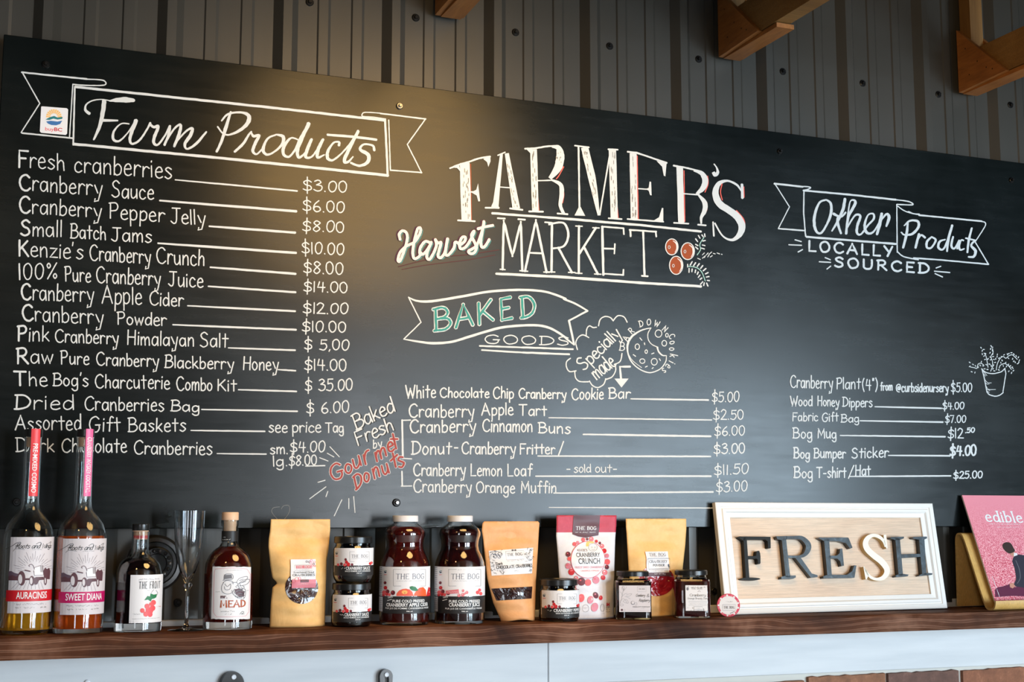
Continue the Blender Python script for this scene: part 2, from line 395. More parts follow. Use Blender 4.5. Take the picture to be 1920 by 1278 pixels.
class Print:
    """flat chalk or ink shapes lying on a surface"""
    def __init__(s, surf, base=.0003, step=.0002, micro=4e-6):
        s.surf, s.base, s.step, s.mc = surf, base, step, micro; s.V, s.F, s.I, s.M = [], [], [], []
        s.px = True; s.ctx(0, 0, 1); s.kk = .001
    def ctx(s, ox, oy, k): s.ox, s.oy, s.k = ox, oy, k
    def w3(s, p, layer, ex=0):
        if s.px:
            u, v_ = s.surf.inv(s.ox+p[0]/s.k, s.oy+p[1]/s.k)
        else: u, v_ = p[0], p[1]
        return s.surf.pt(u, v_, s.base+layer*s.step+ex)
    def mi(s, c):
        if c not in s.M: s.M.append(c)
        return s.M.index(c)
    cnt = 0
    def raw(s, P, F, c, layer, slope=0):
        Print.cnt += 1; e = (Print.cnt % 45)*s.mc
        if not isinstance(s.surf, Plane) and len(P) < 400:
            lim = (.0042/s.kk*s.k if s.px else .0042); Q = [tuple(q[:2]) for q in P]; T = []
            st = []
            for f in F:
                for j in range(1, len(f)-1): st.append((f[0], f[j], f[j+1]))
            mid = {}
            while st:
                a, b_, c_ = st.pop(); L3 = [(math.dist(Q[a], Q[b_]), a, b_, c_), (math.dist(Q[b_], Q[c_]), b_, c_, a), (math.dist(Q[c_], Q[a]), c_, a, b_)]
                d, x, y, z = max(L3)
                if d < lim or len(Q) > 4000: T.append((a, b_, c_)); continue
                key = (min(x, y), max(x, y))
                if key not in mid: Q.append(((Q[x][0]+Q[y][0])/2, (Q[x][1]+Q[y][1])/2)); mid[key] = len(Q)-1
                m_ = mid[key]; st += [(x, m_, z), (m_, y, z)]
            if len(Q) > len(P): P, F, slope = Q, T, 0
        o = len(s.V); s.V += [s.w3(p, layer, e+(k//2)*slope*s.mc) for k, p in enumerate(P)]; s.F += [tuple(o+k for k in f) for f in F]; s.I += [s.mi(c)]*len(F)
    def poly(s, P, c='chalk', layer=0, sm=False, closed=True):
        if sm: P = smooth_pts(P, True, 5)[:-1]
        tris = tessellate_polygon([[Vector((p[0], p[1], 0)) for p in P]])
        s.raw(P, [tuple(t_) for t_ in tris], c, layer)
    def circ(s, x, y, rx, ry=None, c='chalk', layer=0, n=18, rot=0):
        ry = rx if ry is None else ry
        P = [(x+rx*cos(2*pi*k/n)*cos(rot)-ry*sin(2*pi*k/n)*sin(rot), y+rx*cos(2*pi*k/n)*sin(rot)+ry*sin(2*pi*k/n)*cos(rot)) for k in range(n)]
        s.raw(P, [tuple(range(n))], c, layer)
    def ring(s, x, y, rx, ry, w, c='chalk', layer=0, n=20):
        s.stroke([(x+rx*cos(2*pi*k/n), y+ry*sin(2*pi*k/n)) for k in range(n+1)], w, c, 'L', layer=layer, jit=.12)
    def rect(s, x0, y0, x1, y1, c, layer=0, n=1):
        """cells so that the rectangle follows a curved surface"""
        P, F = [], []
        for k in range(n+1):
            x = x0+(x1-x0)*k/n; P += [(x, y0), (x, y1)]
            if k: F.append((2*k-2, 2*k-1, 2*k+1, 2*k))
        s.raw(P, F, c, layer)
    def stroke(s, P, w, c='chalk', kind='S', layer=0, jit=.10, cap=True, mod=0):
        """ribbon; w is a width or one width per point; mod thins the horizontals"""
        if isinstance(w, (list, tuple)): P = [(p[0], p[1], q) for p, q in zip(P, w)]
        else: P = [(p[0], p[1], w) for p in P]
        if kind == 'O': P = smooth_pts(P, True)
        elif kind == 'S': P = smooth_pts(P)
        wm = max(p[2] for p in P)
        if jit and len(P) < 60: P = dense(P, wm*2.2)
        n = len(P)
        if n < 2: return
        L, R = [], []
        for i in range(n):
            a = P[max(0, i-1)]; b = P[min(n-1, i+1)]
            if kind == 'O' and i in (0, n-1): a, b = P[-2], P[1]
            dx, dy = b[0]-a[0], b[1]-a[1]; l_ = math.hypot(dx, dy) or 1; dx /= l_; dy /= l_
            h = P[i][2]*.5*(1-mod+mod*abs(dy))
            j1, j2 = 1+jit*(rnd()-.5)*2, 1+jit*(rnd()-.5)*2
            # mitre on sharp corners
            L.append((P[i][0]-dy*h*j1, P[i][1]+dx*h*j1)); R.append((P[i][0]+dy*h*j2, P[i][1]-dx*h*j2))
        V = []; F = []
        for a, b in zip(L, R): V += [a, b]
        F = [(2*i, 2*i+1, 2*i+3, 2*i+2) for i in range(n-1)]
        s.raw(V, F, c, layer, .4)
        if cap:
            for i, sg in ((0, -1), (n-1, 1)):
                a = P[max(0, i-1)]; b = P[min(n-1, i+1)]
                dx, dy = b[0]-a[0], b[1]-a[1]; l_ = math.hypot(dx, dy) or 1; dx, dy = dx/l_*sg, dy/l_*sg
                h = math.dist(L[i], R[i])/2
                s.raw([(P[i][0]+dx*h*.5-dy*h*.9, P[i][1]+dy*h*.5+dx*h*.9), (P[i][0]+dx*h, P[i][1]+dy*h), (P[i][0]+dx*h*.5+dy*h*.9, P[i][1]+dy*h*.5-dx*h*.9), R[i] if sg > 0 else L[i], L[i] if sg > 0 else R[i]], [(0, 1, 2, 3, 4)], c, layer)
        # sharp interior corners: a dot fills the notch
        for i in range(1, n-1):
            ax, ay = P[i][0]-P[i-1][0], P[i][1]-P[i-1][1]; bx, by = P[i+1][0]-P[i][0], P[i+1][1]-P[i][1]
            la, lb = math.hypot(ax, ay), math.hypot(bx, by)
            if la and lb and (ax*bx+ay*by)/(la*lb) < .6: s.circ(P[i][0], P[i][1], P[i][2]*.5*(1-mod*.4), c=c, layer=layer, n=8)
    def t(s, data, w=10, c='chalk', layer=0, jit=.14, mod=0):
        """several strokes written as 'S x y x y ...; L x y ...'"""
        for part in data.split(';'):
            p = part.split(); k = [float(x) for x in p[1:]]
            s.stroke(list(zip(k[0::2], k[1::2])), w, c, p[0], layer, jit, mod=mod)
    def text(s, txt, x0, y0, x1, y1, h, w=2, c='chalk', layer=0, bold1=1.0, perp=False, serif=False, mod=0, jit=.12, gap=11, wob=1.0, slant=0, up=None):
        """one word along the baseline (x0,y0)-(x1,y1), capital height h"""
        sg = -1 if s.px else 1
        tot = sum(G[ch][0] if ch != ' ' else 26 for ch in txt)+gap*(len(txt)-1)
        ux, uy = (x1-x0)/tot, (y1-y0)/tot
        if perp:
            l_ = math.hypot(ux, uy); vx, vy = -uy/l_*sg*h/100*(1), ux/l_*h/100*sg
            if not s.px: vx, vy = -uy/l_*h/100, ux/l_*h/100
            else: vx, vy = uy/l_*h/100, -ux/l_*h/100
        elif up: vx, vy = up[0]*h/100, up[1]*h/100
        else: vx, vy = 0, sg*h/100
        l_ = math.hypot(ux, uy); vx, vy = vx+ux/l_*h/100*slant, vy+uy/l_*h/100*slant
        x = 0
        for i, ch in enumerate(txt):
            if ch == ' ': x += 26+gap; continue
            adv, st = G[ch]
            dyw = (rnd()-.5)*4*wob; sc_ = 1+(rnd()-.5)*.10*wob; rt = (rnd()-.5)*.07*wob
            for kind, P in st:
                Q = [(x0+ux*(x+px_+rt*py_)+vx*(py_*sc_+dyw), y0+uy*(x+px_+rt*py_)+vy*(py_*sc_+dyw)) for px_, py_ in P]
                s.stroke(Q, w*(bold1 if i == 0 else 1), c, kind, layer, jit, mod=mod)
                if serif and kind == 'L':
                    for (qx, qy), (px_, py_) in ((Q[0], P[0]), (Q[-1], P[-1])):
                        if py_ < 8 or py_ > 92:
                            k = 9; s.stroke([(qx-ux*k, qy-uy*k), (qx+ux*k, qy+uy*k)], w*.55, c, 'L', layer, 0, cap=False)
            x += adv+gap
    def type(s, txt, x0, y0, x1, y1, h, c='ink', layer=1, bold=0.0, perp=True):
        """printed sans type, capital height h"""
        V, F, W, H = font_mesh(txt, bold)
        ux, uy = (x1-x0)/W, (y1-y0)/W; l_ = math.hypot(ux, uy); sg = -1 if s.px else 1
        vx, vy = ((uy/l_*h/H, -ux/l_*h/H) if s.px else (-uy/l_*h/H, ux/l_*h/H)) if perp else (0, sg*h/H)
        s.raw([(x0+ux*a+vx*b, y0+uy*a+vy*b) for a, b in V], F, c, layer)
    def fuzz(s, x0, y0, x1, y1, h, w, c='ink_grey', layer=1):
        """a line of print too small to read in the photograph: short uneven ticks"""
        n = max(3, int(math.dist((x0, y0), (x1, y1))/(h*.62))); sg = -1 if s.px else 1
        for k in range(n):
            if rnd() < .16: continue
            a = (k+.1)/n; b = (k+.72)/n
            s.stroke([(x0+(x1-x0)*a, y0+(y1-y0)*a+sg*h*rnd()), (x0+(x1-x0)*b, y0+(y1-y0)*b+sg*h*rnd())], w, c, 'L', layer, 0, cap=False)
    def build(s, name, parent=None, thick=False):
        return mesh(name, s.V, s.F, s.M or ['ink'], parent, s.I)
_fc = {}
def font_mesh(txt, bold):
    key = (txt, bold)
    if key in _fc: return _fc[key]
    cu = bpy.data.curves.new('type', 'FONT'); cu.body = txt; cu.size = 1; cu.offset = bold; cu.resolution_u = 3; cu.fill_mode = 'FRONT'
    o = bpy.data.objects.new('type', cu); COL.objects.link(o)
    dg = bpy.context.evaluated_depsgraph_get(); ev = o.evaluated_get(dg); me = ev.to_mesh()
    V = [(v_.co.x, v_.co.y) for v_ in me.vertices]; F = [tuple(p.vertices) for p in me.polygons]
    ev.to_mesh_clear(); bpy.data.objects.remove(o); bpy.data.curves.remove(cu)
    x0 = min(a for a, b in V); x1 = max(a for a, b in V)
    V = [(a-x0, b) for a, b in V]
    _fc[key] = (V, F, x1-x0, .69); return _fc[key]

# ================================================================== WALL OF RIBBED STEEL
wall = mesh('wall_back', *(lambda b: (b.V, b.F))((lambda b: (b.box((-1.0, YW+.012, 1.30), (4.2, YW+.10, 3.4)), b)[1])(MB())), 'ribbed_steel'); tag(wall, kind='structure')
PITCH_R = .2286; RIB0 = .0876
Z0, Z1 = 1.407, 3.35
def rib_profile(x):
    """one 9 inch module, starting at the left foot of its tall rib; (dx, height)"""
    return [(0, 0), (.0165, .0195), (.0345, .0195), (.051, 0), (.0905, 0), (.0935, .0032), (.113, .0032), (.119, 0),
            (.1620, 0), (.1650, .0032), (.1845, .0032), (.1905, 0)]
for p in range(-2, 5):
    b = MB(); xs = []
    for k in range(4):
        xr = RIB0 + PITCH_R*(4*p+k)
        if xr > 4.1 or xr < -1.0: continue
        for dx, hh in rib_profile(0): xs.append((xr+dx, hh))
    if not xs: continue
    if xs[0][0] < 4.1: xs.append((xs[-1][0]+.0381, 0))
    V, F = [], []
    for x, hh in xs: V += [(x, YW-hh, Z0), (x, YW-hh, Z1), (x, YW-hh+.006, Z0), (x, YW-hh+.006, Z1)]
    for k in range(len(xs)-1):
        a = 4*k; c = a+4
        F += [(a, c, c+1, a+1), (a+2, a+3, c+3, c+2), (a, a+2, c+2, c), (a+1, c+1, c+3, a+3)]
    b.add(V, F); b.build('steel_panel', 'ribbed_steel', wall)
def screw(name, c, r, parent, m='screw_black', wash='screw_black'):
    b = MB(); b.disc_y(c, [(r, 0), (r, .002), (r*.8, .0035), (r*.8, .0036)], 16, 0)
    b.disc_y(c, [(r*.55, .002), (r*.55, .007), (r*.4, .0085)], 6, 1)
    return b.build(name, [wash, m], parent)
z_s = at(967, 61, YW).z
for k in range(-1, 14):
    screw('wall_screw', (RIB0+.0741+PITCH_R*k, YW+.0005, z_s), .0085, wall)
for px, py in ((90, 1138), (333, 1129), (1339, 1108)):
    P = at(px, py, YW); screw('wall_screw', (P.x, YW+.0005, P.z), .008, wall)

# unseen low slab added over and behind the camera to shade the top of the wall
b = MB(); b.box((-4.5, -3.4, 2.42), (8.0, .95, 2.52)); cl = b.build('added_shade_ceiling', 'truss_wood'); tag(cl, kind='structure')

# ================================================================== TRIM AND BRICK BELOW THE SHELF
YT = 2.594
trim = MB(); xseam = at(1028, 1250, YT).x
def trim_bot(x): return 1.2623-.0063*(x-1.33)
def slab(x0, x1, za, zb, y0, y1, bot=None):
    b = MB(); b.box((x0, y0, za), (x1, y1, zb), 0, .0015)
    if bot:
        for v_ in b.V:
            if v_.z < (za+zb)/2: v_.z = bot(v_.x)+(v_.z-za)
    return b
t1 = slab(-.9, xseam-.0006, 1.26, 1.4145, YT, YT+.019, trim_bot).build('trim_1', 'white_trim'); tag(t1, kind='structure')
t2 = slab(xseam+.0006, 3.6, 1.26, 1.4145, YT, YT+.019, trim_bot).build('trim_2', 'white_trim'); tag(t2, kind='structure')
wl = MB(); wl.box((-.9, 2.607, 0), (3.6, 2.72, 1.262)); wl = wl.build('wall_base', 'mortar'); tag(wl, kind='structure')
def brick(x0, x1, z0, z1, mi):
    random.seed(int(x0*1000)); n = 14; V, F = [], []; yf = 2.598
    top = [(x0+(x1-x0)*k/n, z1-.003*rnd()) for k in range(n+1)]; bot = [(x0+(x1-x0)*k/n, z0+.003*rnd()) for k in range(n+1)]
    for (xt, zt), (xb, zb) in zip(top, bot):
        V += [(xb, yf, zb+.001), (xt, yf, zt-.001), (xt, 2.611, zt), (xb, 2.611, zb)]
    for k in range(n):
        a = 4*k; c = a+4
        F += [(a, c, c+1, a+1), (a+1, c+1, c+2, a+2), (a, a+3, c+3, c)]
    F += [(0, 1, 2, 3), (4*n+3, 4*n+2, 4*n+1, 4*n)]
    mesh('brick', V, F, 'brick_%d' % mi, wl)
bx = [at(p, 1270, 2.598).x for p in (1392, 1508, 1512, 1660, 1666, 1798, 1806)]
W_ = .192; xx = bx[6]-3*(.192+.011); ztop = 1.2535
edges = [(at(1230, 1275, 2.598).x, bx[0]-.010), (bx[0], bx[1]), (bx[2]+.006, bx[3]), (bx[4], bx[5]), (bx[6], bx[6]+W_), (bx[6]+W_+.011, bx[6]+2*W_+.011), (bx[6]+2*W_+.022, bx[6]+3*W_+.022)]
x_ = edges[0][0]-.011
while x_ > -.7: edges.append((x_-W_, x_)); x_ -= W_+.011
for k, (a, b_) in enumerate(edges):
    zt = trim_bot(a)-(.014 if k < 2 else .006); brick(a, b_, zt-.058, zt, [2, 3, 3, 1, 2, 0, 3][k % 7])
for c_ in range(9):
    for k in range(19):
        a = -.62+(c_ % 2)*.1+k*(W_+.011); zq = 1.178-.069*c_; brick(a, a+W_, zq-.058, zq, (k*3+c_*5+(k*k+c_) % 3) % 4)
b = MB(); b.box((-4.5, -3.4, -.05), (8.0, 2.8, 0)); fl_ = b.build('floor', 'mortar'); tag(fl_, kind='structure')

# ================================================================== SHELF
b = MB(); n = 60; V, F = [], []
x0, x1 = -.45, 3.2; random.seed(3)
for k in range(n+1):
    x = x0+(x1-x0)*k/n; z = zs(x); e = .0012*sin(x*9)+.0008*sin(x*23)
    V += [(x, YS+.001, z-.0375), (x, YS+e*.4, z-.034), (x, YS+e, z-.006), (x, YS+.002, z-.0015), (x, YS+.006, z), (x, YT, z), (x, YT, z-.038), (x, YS+.005, z-.038)]
for k in range(n):
    for j in range(8):
        a = 8*k; F.append((a+j, a+8+j, a+8+(j+1) % 8, a+(j+1) % 8))
F += [tuple(range(8)), tuple(8*n+j for j in range(8))[::-1]]
b.add(V, F); shelf = b.build('wall_shelf', 'shelf_wood', autos=35)
tag(shelf, 'long dark-stained timber shelf below the chalkboard carrying bottles and jars', 'shelf')

# ================================================================== CHALKBOARD
bd = empty('chalkboard', (0, 0, 0), 'large black menu chalkboard bolted to the ribbed metal wall', 'chalkboard')
b = MB(); XL, XR, ZT, ZB_ = .0365, 2.62, 2.4875, 1.5832
b.box((XL, YB, ZB_), (XR, YB+.019, ZT), 0, .0012)
b.build('board_panel', 'board_paint', bd)
for zc in (ZB_+.12, (ZB_+ZT)/2, ZT-.12):
    b = MB(); b.box((XL+.06, YB+.019, zc-.02), (XR-.06, YW-.0199, zc+.02)); b.build('batten', 'board_edge', bd)
board_plane = Plane((0, YB, 0), (1, 0, 0), (0, 0, 1))
board_plane.n = Vector((0, -1, 0))
for (px, py), st in zip(((86, 121), (749, 199), (1462, 284), (1896, 338), (31, 941), (743, 942), (1345, 975)), (0, 1, 0, 0, 0, 2, 0)):
    P = at(px, py, YB); screw('board_bolt', (P.x, YB-.0004, P.z), .0072 if st < 2 else .0080, bd, 'screw_steel' if st else 'screw_black', 'screw_steel' if st == 1 else 'screw_black')
def BP(): return Print(board_plane, .0003, .0008, 1.2e-5)
CH = 2.4
# ---- menu lines: (words in a magnified view) and rules
def menu(words, price=None, rules=(), w=CH, bold=1.55, nb=None):
    p = BP()
    for k, (ctx, txt, xa, xb, ya, yb, h) in enumerate(words):
        p.ctx(*ctx); s = ctx[2]
        p.text(txt, xa, ya, xb, yb, h, w*s, bold1=bold if k == 0 else 1.0)
    if words: p.build('menu_item', bd)
    for (ctx, txt, xa, xb, ya, yb, h, *ww) in (price or []):
        p = BP(); p.ctx(*ctx); s = ctx[2]; p.text(txt, xa, ya, xb, yb, h, (ww[0] if ww else w*.95)*s, gap=9)
        p.build('price' if any(c.isdigit() for c in txt) else 'note', bd)
    for (xa, ya, xb, yb, ww) in rules:
        p = BP(); n_ = 14; p.stroke([(xa+(xb-xa)*k/n_, ya+(yb-ya)*k/n_) for k in range(n_+1)], [ww*(.7+.3*min(1, k/5)) for k in range(n_+1)], 'chalk', 'L', jit=.10)
        p.build('leader_line', bd)
A3 = (0, 270, 3.994); A4 = (0, 560, 3.994); A5 = (400, 560, 3.994); PZ = (400, 330, 5.556)
MM = (740, 700, 4.733); MR = (1060, 700, 4.733); RP = (1440, 620, 3.994)
menu([(A3, 'Fresh', 138, 485, 172, 196, 127), (A3, 'cranberries', 555, 1287, 207, 258, 132)], [(PZ, '$3.00', 932, 1392, 150, 172, 112)], [(328.5, 337, 557, 358, 3.2)])
menu([(A3, 'Cranberry', 145, 762, 343, 385, 122), (A3, 'Sauce', 838, 1150, 397, 416, 118)], [(PZ, '$6.00', 930, 1365, 362, 383, 114)], [(299.7, 375.9, 555.2, 396, 4.4)])
menu([(A3, 'Cranberry', 145, 757, 512, 552, 120), (A3, 'Pepper', 818, 1230, 556, 582, 118), (A3, 'Jelly', 1280, 1535, 592, 605, 112)], [(PZ, '$8.00', 925, 1362, 572, 588, 112)], [(392.3, 424, 553.2, 436, 4.4)])
menu([(A3, 'Small', 157, 462, 683, 694, 118), (A3, 'Batch', 527, 793, 702, 716, 102), (A3, 'Jams', 835, 1135, 726, 738, 106)], [(PZ, '$10.00', 920, 1360, 803, 820, 118)], [(296.2, 455.8, 554.8, 474, 4.4)])
menu([(A3, "Kenzie's", 140, 622, 835, 861, 120), (A3, 'Cranberry', 672, 1128, 868, 895, 116), (A3, 'Crunch', 1172, 1530, 893, 912, 122)], [(PZ, '$8.00', 937, 1352, 1008, 1028, 122)], [(394.3, 500.8, 553.9, 513.2, 4.2)])
menu([(A3, '100%', 140, 430, 1013, 1007, 120), (A3, 'Pure', 487, 677, 1026, 1032, 110), (A3, 'Cranberry', 722, 1200, 1036, 1058, 116), (A3, 'Juice', 1262, 1520, 1062, 1075, 112)], [(PZ, '$14.00', 937, 1398, 1202, 1216, 112)], [(390.6, 536.6, 553.9, 547.8, 3.8)], bold=1.3)
menu([(A3, 'Cranberry', 160, 700, 1165, 1180, 122), (A3, 'Apple', 765, 1060, 1192, 1198, 128), (A3, 'Cider', 1118, 1372, 1203, 1216, 102)], [(A5, '$12.00', 670, 1008, 110, 113, 78)], [(351.8, 573, 553.2, 583.3, 3.6)])
menu([(A4, 'Cranberry', 168, 772, 163, 190, 118), (A4, 'Powder', 878, 1245, 190, 201, 96)], [(A5, '$10.00', 663, 993, 246, 250, 80)], [(324.2, 608.6, 554.7, 618, 3.6)])
menu([(A4, 'Pink', 132, 367, 316, 318, 112), (A4, 'Cranberry', 412, 887, 325, 338, 100), (A4, 'Himalayan', 952, 1452, 342, 356, 104), (A4, 'Salt', 1500, 1705, 360, 362, 104)], [(A5, '$ 5,00', 680, 1015, 380, 384, 78)], [(428, 651.9, 553.2, 656.4, 3.2)])
menu([(A4, 'Raw', 125, 395, 483, 485, 110), (A4, 'Pure', 455, 665, 487, 493, 98), (A4, 'Cranberry', 722, 1187, 498, 508, 96), (A4, 'Blackberry', 1233, 1748, 515, 526, 90), (A4, 'Honey', 1820, 2083, 530, 536, 98)], [(A5, '$14.00', 680, 997, 532, 540, 84)], [(521.4, 692.7, 554, 694.7, 3)])
menu([(A4, 'The', 110, 355, 648, 655, 106), (A4, "Bog's", 397, 662, 650, 656, 96), (A4, 'Charcuterie', 712, 1270, 666, 674, 104), (A4, 'Combo', 1322, 1588, 684, 688, 98), (A4, 'Kit', 1628, 1770, 688, 690, 88)], [(A5, '$ 35.00', 685, 1042, 690, 682, 84)], [(447, 730.3, 555.7, 733.5, 3.2)])
menu([(A4, 'Dried', 108, 553, 825, 827, 110), (A4, 'Cranberries', 632, 1228, 832, 840, 100), (A4, 'Bag', 1278, 1492, 838, 846, 78)], [(A5, '$ 6.00', 697, 1015, 858, 850, 84)], [(378, 767.3, 557.2, 770.8, 3.2)], bold=1.4)
menu([(A4, 'Assorted', 115, 607, 980, 980, 112), (A4, 'Gift', 668, 900, 996, 990, 114), (A4, 'Baskets', 960, 1390, 992, 992, 100)], [(A5, 'see', 415, 552, 998, 998, 84), (A5, 'price', 590, 805, 998, 998, 84), (A5, 'Tag', 840, 975, 1000, 1000, 74)], [(358, 806.6, 496.4, 808.4, 3)], bold=1.1)
menu([(A4, 'Dark', 120, 405, 1142, 1145, 100), (A4, 'Chocolate', 460, 948, 1146, 1150, 104), (A4, 'Cranberries', 1002, 1588, 1160, 1166, 100)], [(A5, 'sm.', 425, 558, 1160, 1160, 78), (A5, '$4.00', 575, 835, 1148, 1146, 78), (A5, 'lg.', 445, 555, 1254, 1250, 78), (A5, '$8.00', 565, 775, 1252, 1240, 76)], [(406.9, 850, 498.9, 851, 2.6), (572.7, 873.5, 609, 872.5, 2.4)], bold=1)
# baked goods
menu([(MM, 'White', 100, 362, 218, 212, 112), (MM, 'Chocolate', 402, 835, 212, 214, 86), (MM, 'Chip', 872, 1055, 220, 218, 98), (MM, 'Cranberry', 1100, 1520, 220, 224, 86), (MR, 'Cookie', 55, 335, 232, 226, 100), (MR, 'Bar', 385, 573, 220, 218, 90)], [(MR, '$5.00', 1298, 1540, 250, 250, 88, 2.1)], [(1182.5, 747.5, 1327.9, 749.7, 3.2)], w=2.5, bold=1.1)
menu([(MM, 'Cranberry', 125, 705, 388, 384, 116), (MM, 'Apple', 772, 1050, 368, 366, 108), (MM, 'Tart', 1103, 1347, 370, 372, 94)], [(MR, '$2.50', 1310, 1580, 410, 405, 84, 2.1)], [(1028.8, 782.8, 1334, 787, 2.6)], w=2.5, bold=1.1)
menu([(MM, 'Cranberry', 135, 715, 526, 514, 112), (MM, 'Cinnamon', 778, 1220, 514, 518, 112), (MM, 'Buns', 1275, 1558, 524, 532, 94)], [(MR, '$6.00', 1320, 1590, 552, 545, 84, 2.2)], [(1093.2, 814, 1332, 817.6, 3.8)], w=2.6, bold=1.1)
menu([(MM, 'Donut', 148, 500, 718, 712, 112), (MM, '-', 524, 562, 695, 695, 90), (MM, 'Cranberry', 593, 1070, 712, 714, 108), (MM, 'Fritter', 1110, 1420, 715, 712, 92), (MM, '/', 1450, 1497, 716, 716, 108)], [(MR, '$3.00', 1315, 1593, 712, 706, 88, 2.4)], [(1008.3, 854.6, 1332, 855.3, 3.2)], w=2.6, bold=1.1)
menu([(MM, 'Cranberry', 165, 627, 905, 905, 112), (MM, 'Lemon', 673, 950, 906, 906, 104), (MM, 'Loaf', 1000, 1215, 910, 908, 102)], [(MR, '-', 8, 45, 878, 878, 70, 2), (MR, 'sold', 75, 225, 878, 876, 74, 2), (MR, 'out', 262, 408, 876, 876, 74, 2), (MR, '-', 424, 458, 876, 876, 70, 2), (MR, '$11.50', 1320, 1622, 900, 885, 88, 2.2)], [(1004.1, 892.3, 1332.5, 892.3, 3.6)], w=2.5, bold=1.1)
menu([(MM, 'Cranberry', 165, 680, 1050, 1056, 112), (MM, 'Orange', 723, 1063, 1052, 1062, 98), (MM, 'Muffin', 1120, 1432, 1058, 1058, 100)], [(MR, '$3.00', 1337, 1612, 1052, 1040, 88, 2.2)], [(1038, 924, 1336.4, 921.8, 3.2)], w=2.5, bold=1.1)
menu([], [], [(1028.8, 950.8, 1338.5, 952, 2.2)])
# other products
menu([(RP, 'Cranberry', 165, 483, 424, 434, 92), (RP, 'Plant', 512, 690, 434, 434, 84), (RP, '(4")', 705, 820, 444, 444, 82), (RP, 'from', 840, 930, 446, 444, 62), (RP, '@curbsidenursery', 958, 1350, 456, 458, 66)], [(RP, '$5.00', 1370, 1525, 456, 456, 68)], w=2.1, bold=1)
menu([(RP, 'Wood', 168, 330, 562, 560, 72), (RP, 'Honey', 370, 530, 558, 566, 70), (RP, 'Dippers', 557, 780, 566, 570, 70)], [(RP, '$4.00', 1305, 1467, 588, 585, 52)], [(1640.3, 762.2, 1765, 765.2, 3)], w=2.1, bold=1.1)
menu([(RP, 'Fabric', 182, 372, 674, 674, 66), (RP, 'Gift', 403, 525, 678, 676, 66), (RP, 'Bag', 545, 680, 684, 684, 58)], [(RP, '$7.00', 1325, 1480, 688, 686, 54)], [(1612.3, 788.5, 1767.5, 791, 3)], w=2.0, bold=1)
menu([(RP, 'Bog', 185, 328, 802, 806, 74), (RP, 'Mug', 370, 510, 800, 806, 74)], [(RP, '$12', 1345, 1460, 804, 802, 72), (RP, '.50', 1475, 1545, 764, 758, 34)], [(1575.2, 816, 1771.8, 818.3, 3)], w=2.3, bold=1)
menu([(RP, 'Bog', 192, 310, 950, 958, 74), (RP, 'Bumper', 342, 580, 950, 952, 74), (RP, 'Sticker', 628, 900, 954, 944, 78)], [(RP, '$4.00', 1362, 1558, 934, 932, 74, 3.4)], [(1665.3, 853.4, 1781, 854.1, 3)], w=2.4, bold=1.1)
menu([(RP, 'Bog', 192, 332, 1098, 1102, 78), (RP, 'T-shirt', 365, 582, 1100, 1096, 80), (RP, '/', 598, 642, 1100, 1100, 92), (RP, 'Hat', 652, 765, 1083, 1080, 74)], [(RP, '$25.00', 1388, 1603, 1106, 1100, 52)], [(1592.7, 892.9, 1782.3, 891.7, 3)], w=2.4, bold=1.1)
# the bracket that joins four of the baked goods
p = BP(); p.ctx(*MM); p.stroke([(140, 413), (65, 415)], 11, kind='L'); p.stroke([(66, 413), (72, 752)], 17, kind='L'); p.stroke([(72, 752), (150, 757)], 10, kind='L')
p.stroke([(64, 868), (66, 998)], 14, kind='L'); p.stroke([(58, 998), (150, 997)], 10, kind='L'); p.build('chalk_bracket', bd)

# ---- heading: Farm Products
p = BP(); p.ctx(0, 50, 3.994)
p.t('L 163 342 650 393', 13); p.t('S 650 393 760 400 790 415 790 432 760 440 640 440 545 432', 9)
p.t('L 168 345 298 575 158 793', 9); p.t('L 165 797 540 835', 12); p.t('L 545 432 520 835', 9); p.t('L 560 450 548 885', 13)
p.ctx(0, 0, 1)
p.t('L 141 163 500 201 722 226', 4.6); p.t('L 138 270 440 299 727 329', 5); p.t('L 727 328 722 226', 4)
p.ctx(400, 130, 3.994)
p.t('S 1290 372 1200 358 1120 352 1115 335 1140 322 1250 328', 8); p.t('L 1250 330 1590 372', 11); p.t('L 1588 372 1452 562 1560 775', 9)
p.t('L 1560 773 1325 755', 10); p.t('L 1313 380 1325 755', 9)
p.build('banner', bd)
p = BP(); p.ctx(0, 50, 3.994)
p.stroke([(668, 650), (640, 625), (645, 585), (690, 555), (760, 545), (830, 556)], [22, 20, 12, 10, 8, 8])
p.stroke([(820, 556), (870, 550), (940, 548), (1000, 552)], [10, 30, 40, 26])
p.stroke([(780, 560), (770, 640), (748, 740), (702, 845)], [34, 32, 26, 14]); p.stroke([(768, 702), (880, 703)], [22, 12])
p.stroke([(965, 728), (905, 728), (852, 785), (850, 845), (895, 855), (960, 790), (1015, 705)], [10, 10, 16, 20, 14, 10, 16])
p.stroke([(1018, 705), (985, 790), (972, 850), (992, 878), (1045, 850), (1100, 770), (1125, 722)], [30, 26, 20, 16, 16, 14, 18])
p.stroke([(1122, 730), (1150, 752), (1185, 748), (1160, 815), (1150, 865), (1180, 885), (1235, 815), (1270, 745)], [16, 20, 22, 24, 22, 16, 14, 14])
p.stroke([(1272, 745), (1262, 810), (1232, 885)], [18, 20, 18]); p.stroke([(1240, 868), (1300, 770), (1350, 733), (1345, 790), (1305, 895)], [12, 14, 18, 24, 20])
p.stroke([(1315, 870), (1390, 785), (1440, 762), (1425, 815), (1385, 875), (1400, 915), (1465, 880), (1545, 788)], [12, 14, 20, 26, 22, 14, 20, 14])
p.ctx(400, 130, 3.994)
